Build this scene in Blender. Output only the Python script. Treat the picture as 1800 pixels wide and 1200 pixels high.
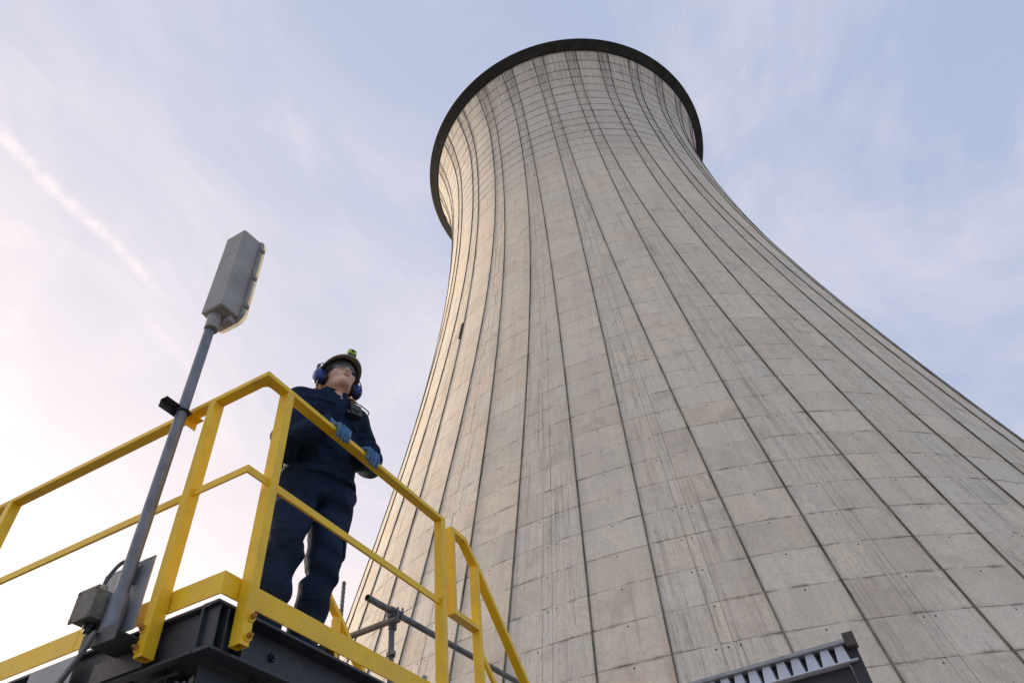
import bpy, bmesh, math, random
import numpy as np
from mathutils import Vector, Matrix

random.seed(7)
rng = np.random.default_rng(11)
sc = bpy.context.scene
for o_ in list(bpy.data.objects):
    bpy.data.objects.remove(o_, do_unlink=True)
COL = sc.collection

# ------------------------------------------------------------------ camera
CAMZ = 1.6
RC = np.array([[0.47434421, -0.87577443, -0.08953614],
               [-0.61048684, -0.40051479, 0.68329622],
               [-0.6342739, -0.26945697, -0.72463064]])   # world -> camera
FPX = 1223.5
cd = bpy.data.cameras.new('camera')
cd.sensor_width = 36.0
cd.lens = FPX / 1800 * 36
cd.clip_start = 0.05
cd.clip_end = 6000
cam = bpy.data.objects.new('camera', cd)
COL.objects.link(cam)
mw = Matrix([list(RC[:, i]) + [0] for i in range(3)] + [[0, 0, 0, 1]])
mw.translation = (0, 0, CAMZ)
cam.matrix_world = mw
sc.camera = cam

# ------------------------------------------------------------------ sun and sky
SUN_AZ, SUN_EL = math.radians(83.0), math.radians(13.0)     # azimuth from +X towards +Y
sd = Vector((math.cos(SUN_AZ) * math.cos(SUN_EL), math.sin(SUN_AZ) * math.cos(SUN_EL), math.sin(SUN_EL)))
sl = bpy.data.lights.new('sun', 'SUN')
sl.energy = 1.9
sl.angle = math.radians(16.0)
sl.color = (1.0, 0.84, 0.66)
so = bpy.data.objects.new('sun', sl)
COL.objects.link(so)
so.rotation_euler = (-sd).to_track_quat('-Z', 'Y').to_euler()
so.location = (0, 0, 60)

def nd(nt, t, **k):
    n = nt.nodes.new(t)
    for a, v in k.items():
        setattr(n, a, v)
    return n

class NB:
    """small node-graph helper"""
    def __init__(s, nt):
        s.nt = nt
    def link(s, a, b):
        s.nt.links.new(a, b)
    def val(s, sock, v):
        if hasattr(v, 'is_output') or hasattr(v, 'links'):
            s.nt.links.new(v, sock)
        else:
            sock.default_value = v
    def math(s, op, a, b=0.0, c=None, clamp=False):
        n = nd(s.nt, 'ShaderNodeMath', operation=op, use_clamp=clamp)
        s.val(n.inputs[0], a)
        s.val(n.inputs[1], b)
        if c is not None:
            s.val(n.inputs[2], c)
        return n.outputs[0]
    def vmath(s, op, a, b=None):
        n = nd(s.nt, 'ShaderNodeVectorMath', operation=op)
        s.val(n.inputs[0], a)
        if b is not None:
            s.val(n.inputs[1], b)
        return n.outputs['Value'] if op in ('DOT_PRODUCT', 'LENGTH', 'DISTANCE') else n.outputs[0]
    def mix(s, f, a, b, mode='MIX'):
        n = nd(s.nt, 'ShaderNodeMix', data_type='RGBA', blend_type=mode)
        s.val(n.inputs['Factor'], f)
        s.val(n.inputs[6], a)
        s.val(n.inputs[7], b)
        return n.outputs[2]
    def ramp(s, f, lo, hi, tlo=0.0, thi=1.0, smooth=True):
        n = nd(s.nt, 'ShaderNodeMapRange', interpolation_type='SMOOTHSTEP' if smooth else 'LINEAR')
        s.val(n.inputs[0], f)
        for i, v in enumerate((lo, hi, tlo, thi)):
            n.inputs[i + 1].default_value = v
        return n.outputs[0]
    def noise(s, vec, scale, detail=4, rough=0.5, dist=0.0):
        n = nd(s.nt, 'ShaderNodeTexNoise')
        n.inputs['Scale'].default_value = scale
        n.inputs['Detail'].default_value = detail
        n.inputs['Roughness'].default_value = rough
        n.inputs['Distortion'].default_value = dist
        if vec is not None:
            s.link(vec, n.inputs['Vector'])
        return n.outputs[0]
    def sep(s, v):
        n = nd(s.nt, 'ShaderNodeSeparateXYZ')
        s.link(v, n.inputs[0])
        return n.outputs
    def comb(s, x, y, z):
        n = nd(s.nt, 'ShaderNodeCombineXYZ')
        for i, v in enumerate((x, y, z)):
            s.val(n.inputs[i], v)
        return n.outputs[0]

def px_dir(px, py):
    v = RC.T @ np.array([px - 900, 600 - py, -FPX])
    return v / np.linalg.norm(v)

world = bpy.data.worlds.new('World')
sc.world = world
world.use_nodes = True
wt = world.node_tree
wt.nodes.clear()
W = NB(wt)
wout = nd(wt, 'ShaderNodeOutputWorld')
bg = nd(wt, 'ShaderNodeBackground')
W.link(bg.outputs[0], wout.inputs[0])
sky = nd(wt, 'ShaderNodeTexSky', sky_type='NISHITA')
sky.sun_disc = False
sky.sun_elevation = SUN_EL
sky.sun_rotation = math.pi / 2 - SUN_AZ
sky.air_density = 1.0
sky.dust_density = 2.0
sky.ozone_density = 1.5
tc = nd(wt, 'ShaderNodeTexCoord')
dirv = W.vmath('NORMALIZE', tc.outputs['Generated'])
dx, dy, dz = W.sep(dirv)
den = W.math('ADD', W.math('MAXIMUM', dz, 0.0), 0.25)
pl = W.comb(W.math('DIVIDE', dx, den), W.math('DIVIDE', dy, den), 0.0)      # cloud-layer plane
# high thin cloud: broad soft veil and finer cirrus combed along one wind direction
rot = nd(wt, 'ShaderNodeMapping')
rot.inputs['Rotation'].default_value = (0, 0, math.radians(-38))
rot.inputs['Scale'].default_value = (0.75, 1.5, 1.0)
W.link(pl, rot.inputs[0])
n_big = W.noise(pl, 1.9, 8, 0.60, 0.6)
n_cir = W.noise(rot.outputs[0], 2.6, 9, 0.64, 1.3)
n_fine = W.noise(rot.outputs[0], 7.0, 6, 0.62, 0.8)
veil = W.ramp(n_big, 0.40, 0.66)
cir = W.math('MULTIPLY', W.ramp(n_cir, 0.45, 0.74), W.math('ADD', W.math('MULTIPLY', n_fine, 0.8), 0.45))
cloud = W.math('ADD', W.math('MULTIPLY', veil, 0.42), W.math('MULTIPLY', cir, 0.42), clamp=True)
# contrail: a narrow fluffy band on a great circle
ca, cb = px_dir(0, 235), px_dir(235, 470)
cn = np.cross(ca, cb)
cn /= np.linalg.norm(cn)
wob = W.math('MULTIPLY', W.math('SUBTRACT', W.noise(dirv, 9.0, 5, 0.6), 0.5), 0.022)
cdist = W.math('ABSOLUTE', W.math('ADD', W.vmath('DOT_PRODUCT', dirv, tuple(cn)), wob))
along = W.vmath('DOT_PRODUCT', dirv, tuple(cb))
trail = W.math('MULTIPLY', W.ramp(cdist, 0.0125, 0.0), W.ramp(W.noise(dirv, 26.0, 6, 0.68), 0.36, 0.64, 0.12, 1.0))
e0 = px_dir(330, 560)
trail = W.math('MULTIPLY', trail, W.ramp(W.vmath('DOT_PRODUCT', dirv, tuple(np.cross(cn, e0))), 0.0, -0.12))
cloud = W.math('ADD', cloud, W.math('MULTIPLY', trail, 0.75), clamp=True)
# thin cloud scatters sunlight forward: brighter and warmer towards the sun
cosg = W.vmath('DOT_PRODUCT', dirv, tuple(sd))
g1 = W.math('POWER', W.math('MAXIMUM', W.math('MULTIPLY_ADD', cosg, 0.5, 0.5), 0.0), 4.5)
low = W.math('SUBTRACT', 1.0, W.math('MAXIMUM', dz, 0.0))
g1 = W.math('MULTIPLY', g1, W.math('MULTIPLY_ADD', low, 1.15, 0.30), clamp=True)
g2 = W.math('MULTIPLY', W.math('POWER', W.math('MAXIMUM', cosg, 0.0), 60.0), low)
SKY_K, VEIL, CLO = 0.050, 0.80, 1.0
blue = W.mix(1.0, sky.outputs[0], (SKY_K, SKY_K, SKY_K, 1), 'MULTIPLY')
haze = W.mix(g1, (0.250, 0.298, 0.412, 1), (0.80, 0.66, 0.59, 1))
haze = W.mix(1.0, haze, W.mix(g2, (0, 0, 0, 1), (4.0, 2.8, 2.0, 1)), 'ADD')
base = W.mix(VEIL, blue, haze)
cloudc = W.mix(g1, (0.380, 0.360, 0.405, 1), (0.82, 0.675, 0.60, 1))
cloudc = W.mix(1.0, cloudc, W.mix(g2, (0, 0, 0, 1), (4.0, 2.8, 2.0, 1)), 'ADD')
skyc = W.mix(cloud, base, cloudc)
W.link(W.mix(1.0, skyc, (10, 10, 10, 1), 'MULTIPLY'), bg.inputs['Color'])
bg.inputs['Strength'].default_value = 0.1

sc.view_settings.view_transform = 'Standard'
sc.view_settings.look = 'None'
sc.view_settings.exposure = 1.04
sc.view_settings.gamma = 1.0
sc.render.engine = 'CYCLES'
sc.cycles.max_bounces = 6

# ------------------------------------------------------------------ helpers
def tag(o, label=None, cat=None, group=None, kind=None):
    if label: o['label'] = label
    if cat: o['category'] = cat
    if group: o['group'] = group
    if kind: o['kind'] = kind
    return o

def empty(name, loc, label, cat, group=None):
    o = bpy.data.objects.new(name, None)
    o.empty_display_size = 0.1
    o.location = loc
    COL.objects.link(o)
    return tag(o, label, cat, group)

def frame(d, up=(0, 0, 1)):
    d = Vector(d).normalized()
    u = Vector(up)
    if abs(d.dot(u)) > 0.97:
        u = Vector((1, 0, 0)) if abs(d.x) < 0.9 else Vector((0, 1, 0))
    s = d.cross(u).normalized()
    return d, s, s.cross(d)

class MB:
    """collects geometry in world coordinates, builds ONE mesh object"""
    def __init__(s):
        s.v, s.f, s.m = [], [], []
    def add(s, vs, fs, mi=0):
        b = len(s.v)
        s.v += [tuple(p) for p in vs]
        s.f += [[b + i for i in f] for f in fs]
        s.m += [mi] * len(fs)
        return s
    def box(s, a, b, mi=0):
        x0, y0, z0 = [min(p, q) for p, q in zip(a, b)]
        x1, y1, z1 = [max(p, q) for p, q in zip(a, b)]
        vs = [(x0, y0, z0), (x1, y0, z0), (x1, y1, z0), (x0, y1, z0), (x0, y0, z1), (x1, y0, z1), (x1, y1, z1), (x0, y1, z1)]
        return s.add(vs, [(0, 3, 2, 1), (4, 5, 6, 7), (0, 1, 5, 4), (1, 2, 6, 5), (2, 3, 7, 6), (3, 0, 4, 7)], mi)
    def obox(s, c, ex, ey, ez, hx, hy, hz, mi=0):
        c, ex, ey, ez = Vector(c), Vector(ex).normalized() * hx, Vector(ey).normalized() * hy, Vector(ez).normalized() * hz
        vs = [c + sx * ex + sy * ey + sz * ez for sz in (-1, 1) for sx, sy in ((-1, -1), (1, -1), (1, 1), (-1, 1))]
        return s.add(vs, [(0, 3, 2, 1), (4, 5, 6, 7), (0, 1, 5, 4), (1, 2, 6, 5), (2, 3, 7, 6), (3, 0, 4, 7)], mi)
    def tube(s, pts, r, seg=12, mi=0, cap=True, inner=None):
        pts = [Vector(p) for p in pts]
        rs = r if isinstance(r, (list, tuple)) else [r] * len(pts)
        vs, fs = [], []
        _, sv, uv = frame(pts[1] - pts[0])
        for i, p in enumerate(pts):
            d = (pts[min(i + 1, len(pts) - 1)] - pts[max(i - 1, 0)]).normalized()
            sv = (sv - d * sv.dot(d)).normalized()
            uv = d.cross(sv)
            for k in range(seg):
                a = 2 * math.pi * k / seg
                vs.append(p + (sv * math.cos(a) + uv * math.sin(a)) * rs[i])
        for i in range(len(pts) - 1):
            for k in range(seg):
                k2 = (k + 1) % seg
                fs.append((i * seg + k, i * seg + k2, (i + 1) * seg + k2, (i + 1) * seg + k))
        if inner:
            for e, i in ((0, 0), (1, len(pts) - 1)):
                d = (pts[1] - pts[0]).normalized() if e == 0 else (pts[-1] - pts[-2]).normalized()
                b = len(vs)
                for k in range(seg):
                    vs.append(pts[i] + (Vector(vs[i * seg + k]) - pts[i]) * inner)
                for k in range(seg):
                    vs.append(pts[i] + (Vector(vs[i * seg + k]) - pts[i]) * inner + d * (0.12 if e == 0 else -0.12))
                for k in range(seg):
                    k2 = (k + 1) % seg
                    q = [(i * seg + k2, i * seg + k, b + k, b + k2), (b + k2, b + k, b + seg + k, b + seg + k2)]
                    fs += q if e == 0 else [t[::-1] for t in q]
                fs.append([b + seg + k for k in range(seg)])
        elif cap:
            fs.append(list(range(seg))[::-1])
            fs.append([(len(pts) - 1) * seg + k for k in range(seg)])
        return s.add(vs, fs, mi)
    def prism(s, poly, off, mi=0):
        """closed polygon (list of 3d points) extruded by off"""
        n = len(poly)
        o = Vector(off)
        vs = [Vector(p) for p in poly] + [Vector(p) + o for p in poly]
        fs = [list(range(n))[::-1], list(range(n, 2 * n))]
        fs += [(i, (i + 1) % n, n + (i + 1) % n, n + i) for i in range(n)]
        return s.add(vs, fs, mi)
    def sweep(s, path, prof, sides, mi=0):
        """profile (a,b) swept along a path of points, sides = list of (A,B) axes per point"""
        n = len(prof)
        vs = [Vector(p) + Vector(A) * a + Vector(B) * b for p, (A, B) in zip(path, sides) for a, b in prof]
        fs = []
        for i in range(len(path) - 1):
            for k in range(n):
                k2 = (k + 1) % n
                fs.append((i * n + k, i * n + k2, (i + 1) * n + k2, (i + 1) * n + k))
        fs.append(list(range(n))[::-1])
        fs.append([(len(path) - 1) * n + k for k in range(n)])
        return s.add(vs, fs, mi)
    def build(s, name, mats, parent=None, smooth=False, bevel=0.0, fix=True, loc=None):
        org = Vector(loc) if loc is not None else (Vector(parent.matrix_world_loc) if False else None)
        me = bpy.data.meshes.new(name)
        base = Vector((0, 0, 0))
        if parent is not None:
            p = parent
            while p is not None:
                base += Vector(p.location)
                p = p.parent
        if org is None:
            org = Vector(s.v[0]) if False else base
        me.from_pydata([tuple(Vector(q) - org) for q in s.v], [], s.f)
        mats = mats if isinstance(mats, (list, tuple)) else [mats]
        for m_ in mats:
            me.materials.append(m_)
        if len(mats) > 1:
            me.polygons.foreach_set('material_index', s.m)
        if fix:
            bm = bmesh.new()
            bm.from_mesh(me)
            bmesh.ops.recalc_face_normals(bm, faces=bm.faces)
            bm.to_mesh(me)
            bm.free()
        if smooth:
            me.polygons.foreach_set('use_smooth', [True] * len(me.polygons))
            try:
                me.set_sharp_from_angle(angle=math.radians(40))
            except Exception:
                pass
        me.update()
        o = bpy.data.objects.new(name, me)
        COL.objects.link(o)
        o.parent = parent
        o.location = org - base
        if bevel:
            b = o.modifiers.new('bevel', 'BEVEL')
            b.width = bevel
            b.segments = 2
            b.limit_method = 'ANGLE'
            b.angle_limit = math.radians(50)
        return o

# ------------------------------------------------------------------ materials
MAT = {}
def mat(name, col=(0.5, 0.5, 0.5), rough=0.6, metal=0.0, var=0.12, nscale=8.0, bump=0.0, bscale=60.0,
        dirt=None, dirt_amt=0.0, dirt_scale=4.0, spec=0.5, stretch=None, fine=0.0):
    m = bpy.data.materials.new(name)
    m.use_nodes = True
    nt = m.node_tree
    B = NB(nt)
    bs = nt.nodes['Principled BSDF']
    g = nd(nt, 'ShaderNodeNewGeometry')
    pos = g.outputs['Position']
    if stretch:
        mp = nd(nt, 'ShaderNodeMapping')
        mp.inputs['Scale'].default_value = stretch
        B.link(pos, mp.inputs[0])
        pos = mp.outputs[0]
    n1 = B.noise(pos, nscale, 5, 0.6)
    c = B.mix(B.ramp(n1, 0.3, 0.7), tuple(x * (1 - var) for x in col) + (1,), tuple(min(1, x * (1 + var)) for x in col) + (1,))
    if fine:
        c = B.mix(B.math('MULTIPLY', B.ramp(B.noise(pos, nscale * 14, 3, 0.7), 0.55, 0.75), fine), c, tuple(x * 0.45 for x in col) + (1,))
    if dirt:
        f = B.math('MULTIPLY', B.ramp(B.noise(pos, dirt_scale, 7, 0.68), 0.5, 0.72), dirt_amt)
        c = B.mix(f, c, dirt + (1,))
    B.link(c, bs.inputs['Base Color'])
    B.link(B.ramp(n1, 0.2, 0.8, rough - 0.08, min(1, rough + 0.08)), bs.inputs['Roughness'])
    bs.inputs['Metallic'].default_value = metal
    bs.inputs['Specular IOR Level'].default_value = spec
    if bump:
        bp = nd(nt, 'ShaderNodeBump')
        bp.inputs['Strength'].default_value = bump
        bp.inputs['Distance'].default_value = 0.004
        B.link(B.noise(pos, bscale, 4, 0.6), bp.inputs['Height'])
        B.link(bp.outputs[0], bs.inputs['Normal'])
    MAT[name] = m
    return m

mat('yellow_paint', (0.97, 0.60, 0.018), 0.42, 0, 0.07, 5, 0.12, 220, (0.42, 0.25, 0.035), 0.30, 7.0, 0.45, fine=0.12)
mat('dark_steel', (0.030, 0.036, 0.046), 0.5, 0, 0.25, 6, 0.25, 90, (0.095, 0.085, 0.072), 0.5, 7.0, 0.5, fine=0.25)
mat('galvanised', (0.20, 0.215, 0.24), 0.5, 0.45, 0.2, 14, 0.15, 90, (0.14, 0.13, 0.115), 0.5, 8.0, 0.5, fine=0.2)
mat('scaffold_steel', (0.15, 0.155, 0.16), 0.55, 0.5, 0.3, 10, 0.3, 60, (0.12, 0.085, 0.06), 0.6, 9.0)
mat('scaffold_rusty', (0.24, 0.21, 0.18), 0.7, 0.3, 0.3, 10, 0.3, 60, (0.13, 0.09, 0.06), 0.7, 9.0)
mat('plate_metal', (0.33, 0.345, 0.36), 0.55, 0.3, 0.22, 5, 0.1, 60, (0.24, 0.21, 0.15), 0.6, 5.0)
mat('box_cast', (0.17, 0.165, 0.135), 0.75, 0.0, 0.25, 22, 0.5, 120, (0.36, 0.35, 0.31), 0.45, 35.0, fine=0.3)
mat('rubber_black', (0.018, 0.018, 0.020), 0.55, 0, 0.2, 20)
mat('lamp_grey', (0.37, 0.355, 0.335), 0.75, 0.0, 0.14, 7, 0.45, 160, (0.17, 0.165, 0.155), 0.6, 14.0, fine=0.4)
mat('clip_steel', (0.20, 0.19, 0.17), 0.45, 0.5, 0.2, 40)
mat('rust_bolt', (0.42, 0.20, 0.03), 0.75, 0.0, 0.35, 60, 0.4, 200)
mat('brass_gland', (0.42, 0.36, 0.24), 0.6, 0.2, 0.25, 50, 0.4, 150)
mat('moss_rib', (0.165, 0.15, 0.115), 0.9, 0, 0.45, 0.5, 0.3, 4, (0.038, 0.048, 0.013), 0.95, 0.35, 0.2)
mat('rim_dark', (0.026, 0.026, 0.024), 0.9, 0, 0.3, 0.5, 0.3, 3, (0.055, 0.055, 0.045), 0.6, 0.35, 0.2)
mat('shell_joint', (0.30, 0.265, 0.22), 0.95, 0, 0.3, 0.7, 0, 3, (0.07, 0.07, 0.045), 0.6, 0.4, 0.2)
mat('black_slot', (0.012, 0.012, 0.012), 0.9, 0, 0.2, 2)
mat('cladding_blue', (0.60, 0.65, 0.73), 0.4, 0.15, 0.08, 3, 0, 20, (0.40, 0.42, 0.45), 0.4, 2.0)
mat('frame_black', (0.028, 0.030, 0.036), 0.5, 0, 0.2, 3, 0, 20, (0.09, 0.08, 0.07), 0.4, 2.0)
mat('cap_brown', (0.06, 0.05, 0.048), 0.6, 0, 0.2, 3)
mat('ground', (0.44, 0.42, 0.375), 0.9, 0, 0.15, 0.12, 0.4, 3.0, (0.34, 0.32, 0.28), 0.5, 0.4)
mat('bounce_pad_dark', (0.14, 0.136, 0.13), 0.9, 0, 0.25, 0.5, 0.4, 30.0, (0.08, 0.078, 0.072), 0.5, 0.7)

def rib_black(m):
    nt = m.node_tree
    B = NB(nt)
    bs = nt.nodes['Principled BSDF']
    src = bs.inputs['Base Color'].links[0].from_socket
    g = nd(nt, 'ShaderNodeNewGeometry')
    x, y, z = B.sep(g.outputs['Position'])
    n = B.noise(B.comb(B.math('MULTIPLY', x, 1.0), B.math('MULTIPLY', y, 1.0), B.math('MULTIPLY', z, 0.12)), 0.8, 4, 0.6)
    f = B.math('MULTIPLY', B.ramp(z, 62.0, 100.0), B.ramp(n, 0.38, 0.6))
    c = B.mix(B.math('MULTIPLY', f, 0.85), src, (0.028, 0.027, 0.024, 1))
    B.link(c, bs.inputs['Base Color'])
rib_black(MAT['moss_rib'])
# ------------------------------------------------------------------ ground
g = MB()
g.add([(-3000, -3000, 0), (3000, -3000, 0), (3000, 3000, 0), (-3000, 3000, 0)], [(0, 1, 2, 3)])
tag(g.build('ground', MAT['ground'], fix=False), kind='structure')
g = MB()  # unseen dark pad, added to cut ground bounce onto the rail undersides
g.add([(-9, -14, 0.004), (9.5, -14, 0.004), (9.5, 16, 0.004), (-9, 16, 0.004)], [(0, 1, 2, 3)])
tag(g.build('dark_bounce_pad', MAT['bounce_pad_dark'], fix=False), kind='structure')
# ------------------------------------------------------------------ cooling tower
TCX, TCY = 68.266, 13.737
TH = 113.0 + CAMZ                 # rim height above the ground
T_A, T_ZT, T_B1, T_B2 = 21.681, 98.23 + CAMZ, 61.121, 30.778
T_RIM = 25.297
def trad(z):
    return T_A * math.sqrt(1 + ((z - T_ZT) / (T_B1 if z < T_ZT else T_B2)) ** 2)
NB_ = 28
PITCH = 2 * math.pi / NB_
PH0 = math.radians(199.55)
WP = 3.52                          # width of a plain formwork panel
ZL0, DZ = 1.10, 2.12
NROW = 53
def zrow(i):
    return 0.0 if i <= 0 else min(TH - 0.75, ZL0 + CAMZ - 1.6 + DZ * i)

tower = empty('cooling_tower', (TCX, TCY, 0), 'huge waisted grey concrete cooling tower with dark rim and vertical ribs', 'cooling tower')

def concrete(name, boards):
    m = bpy.data.materials.new(name)
    m.use_nodes = True
    nt = m.node_tree
    B = NB(nt)
    bs = nt.nodes['Principled BSDF']
    geo = nd(nt, 'ShaderNodeNewGeometry')
    px, py, pz = B.sep(geo.outputs['Position'])
    th = B.math('ARCTAN2', B.math('SUBTRACT', TCY, py), B.math('SUBTRACT', TCX, px))
    u = B.math('MULTIPLY', th, 30.0)
    uvn = nd(nt, 'ShaderNodeUVMap', uv_map='UVMap')
    uu, vv, _ = B.sep(uvn.outputs[0])
    at = nd(nt, 'ShaderNodeAttribute', attribute_name='tint')
    oi = nd(nt, 'ShaderNodeObjectInfo')
    tr, tg, tb = B.sep(B.vmath('ADD', at.outputs['Vector'], oi.outputs['Color']))
    p3 = B.comb(u, B.math('MULTIPLY', tr, 0.7), pz)
    # panel base colour: each pour a little different (tan .. grey, light .. dark)
    tan_, gry = (0.765, 0.662, 0.505, 1), (0.715, 0.658, 0.535, 1)
    c = B.mix(tg, tan_, gry)
    high = B.ramp(pz, 74.0, 96.0)
    c = B.mix(B.math('MULTIPLY', high, 0.55), c, (0.50, 0.475, 0.435, 1))
    lum = B.math('MULTIPLY_ADD', tb, 0.12, 0.95)
    c = B.mix(1.0, c, B.comb(lum, lum, lum), 'MULTIPLY')
    # cloudy patches in the pour
    n1 = B.noise(p3, 0.55, 6, 0.62, 0.5)
    c = B.mix(B.math('MULTIPLY', B.ramp(n1, 0.46, 0.70), 0.50), c, (0.64, 0.585, 0.50, 1))
    c = B.mix(B.math('MULTIPLY', B.ramp(n1, 0.48, 0.28), 0.45), c, (0.42, 0.375, 0.31, 1))
    # vertical run-off streaks
    st = B.comb(B.math('MULTIPLY', u, 2.2), 0.0, B.math('MULTIPLY', pz, 0.045 if not boards else 0.07))
    n2 = B.noise(st, 1.6, 6, 0.66)
    nm = B.ramp(B.noise(B.comb(B.math('MULTIPLY', u, 0.30), 3.0, B.math('MULTIPLY', pz, 0.05)), 1.0, 4, 0.6), 0.36, 0.66, 0.15, 1.35)
    c = B.mix(B.math('MULTIPLY', B.math('MULTIPLY', B.ramp(n2, 0.48, 0.70), nm), 0.36 if not boards else 0.54), c, (0.255, 0.228, 0.198, 1))
    st2 = B.comb(B.math('MULTIPLY', u, 6.0), B.math('MULTIPLY', tr, 3.0), B.math('MULTIPLY', pz, 0.5))
    n3 = B.noise(st2, 1.3, 4, 0.6)
    c = B.mix(B.math('MULTIPLY', B.ramp(n3, 0.50, 0.72), 0.16 if not boards else 0.34), c, (0.64, 0.60, 0.53, 1))
    if boards:
        bd = B.comb(B.math('MULTIPLY', u, 4.2), B.math('MULTIPLY', tr, 5.0), B.math('MULTIPLY', pz, 0.12))
        n4 = B.noise(bd, 1.9, 2, 0.5)
        ln = B.ramp(B.math('ABSOLUTE', B.math('SUBTRACT', n4, 0.5)), 0.02, 0.0)
        c = B.mix(B.math('MULTIPLY', ln, 0.45), c, (0.17, 0.15, 0.13, 1))
    # fine grain
    n5 = B.noise(p3, 7.0, 4, 0.7)
    c = B.mix(B.math('MULTIPLY', B.ramp(n5, 0.45, 0.7), 0.32), c, (0.32, 0.285, 0.24, 1))
    # brown-stained pours in the lower lifts
    br = B.math('MULTIPLY', B.math('MULTIPLY', B.ramp(tr, 0.45, 0.95), B.ramp(pz, 62.0, 20.0)), B.ramp(B.noise(p3, 0.9, 5, 0.65), 0.30, 0.62))
    c = B.mix(B.math('MULTIPLY', br, 0.27), c, (0.46, 0.345, 0.235, 1))
    bl_ = B.math('MULTIPLY', B.ramp(tb, 0.6, 1.0), B.ramp(n1, 0.35, 0.6))
    c = B.mix(B.math('MULTIPLY', bl_, 0.16), c, (0.44, 0.44, 0.42, 1))
    n6 = B.noise(B.comb(B.math('MULTIPLY', u, 0.35), 0.0, B.math('MULTIPLY', pz, 0.10)), 1.0, 5, 0.6, 0.6)
    c = B.mix(B.math('MULTIPLY', B.ramp(n6, 0.45, 0.70), 0.26), c, (0.42, 0.375, 0.315, 1))
    # dirt gathered along the horizontal lift joints, strongest up near the crown
    ve = B.math('ADD', B.math('MINIMUM', vv, B.math('SUBTRACT', DZ, vv)), B.math('MULTIPLY', B.math('SUBTRACT', B.noise(p3, 2.5, 4, 0.6), 0.5), 0.14))
    ue = B.noise(B.comb(u, tr, B.math('MULTIPLY', pz, 0.3)), 1.1, 4, 0.6)
    top = B.ramp(pz, 76.0, 92.0)
    wd = B.math('MULTIPLY_ADD', top, 0.11, B.math('MULTIPLY_ADD', B.ramp(pz, 40.0, 10.0), 0.09, 0.065))
    dj = B.math('MULTIPLY', B.math('SUBTRACT', 1.0, B.math('DIVIDE', ve, wd), clamp=True), B.math('MULTIPLY_ADD', top, 0.75, B.ramp(ue, 0.46, 0.66, 0.0, 0.60)))
    c = B.mix(B.math('MINIMUM', dj, 0.92), c, (0.085, 0.08, 0.07, 1))
    # pale lime bleeding out of some joints
    lb = B.math('MULTIPLY', B.ramp(B.math('SUBTRACT', DZ, vv), 0.34, 0.05), B.ramp(ue, 0.55, 0.40, 0.0, 0.40))
    c = B.mix(B.math('MULTIPLY', lb, B.ramp(n3, 0.35, 0.6)), c, (0.70, 0.655, 0.575, 1))
    # black algae running down from the rim
    al = B.noise(B.comb(B.math('MULTIPLY', u, 1.4), 0.0, B.math('MULTIPLY', pz, 0.06)), 1.5, 5, 0.7)
    cr = B.math('MULTIPLY', B.ramp(pz, 100.0, 114.5), B.ramp(al, 0.38 if boards else 0.46, 0.62))
    c = B.mix(B.math('MULTIPLY', cr, 0.80 if boards else 0.5), c, (0.11, 0.108, 0.10, 1))
    # tie-bolt holes
    if boards:
        hx = B.math('ADD', uu, B.math('MULTIPLY', B.math('GREATER_THAN', tr, 0.6), 9.0))
    else:
        hx = uu
    dd = B.vmath('LENGTH', B.comb(hx, B.math('SUBTRACT', vv, DZ - 0.22), 0.0))
    c = B.mix(B.ramp(dd, 0.055, 0.035), c, (0.03, 0.028, 0.025, 1))
    B.link(c, bs.inputs['Base Color'])
    bs.inputs['Roughness'].default_value = 0.92
    bs.inputs['Specular IOR Level'].default_value = 0.25
    bp = nd(nt, 'ShaderNodeBump')
    bp.inputs['Strength'].default_value = 0.5
    bp.inputs['Distance'].default_value = 0.05
    B.link(B.math('ADD', n5, B.math('MULTIPLY', n3, 0.8)), bp.inputs['Height'])
    B.link(bp.outputs[0], bs.inputs['Normal'])
    return m
M_PLAIN, M_BOARD = concrete('concrete_plain', False), concrete('concrete_boarded', True)

# dark backing shell seen only in the joints
sh = MB()
NS = 112
zs = [0.0] + [zrow(i) for i in range(1, NROW + 1)] + [TH]
for z in zs:
    r = trad(z) - 0.02
    for k in range(NS):
        a = 2 * math.pi * k / NS
        sh.v.append((TCX + r * math.cos(a), TCY + r * math.sin(a), z))
for i in range(len(zs) - 1):
    for k in range(NS):
        sh.f.append([i * NS + k, i * NS + (k + 1) % NS, (i + 1) * NS + (k + 1) % NS, (i + 1) * NS + k])
nv = len(sh.v)
for z in (zs[0], zs[-1]):          # inner face
    r = trad(z) - 0.5
    for k in range(NS):
        a = 2 * math.pi * k / NS
        sh.v.append((TCX + r * math.cos(a), TCY + r * math.sin(a), z))
sh.f = [list(q) for q in sh.f]
sh.m = [0] * len(sh.f)
sh.v = sh.v[:nv]
sh.build('shell', MAT['shell_joint'], tower, smooth=True, fix=False)

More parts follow.
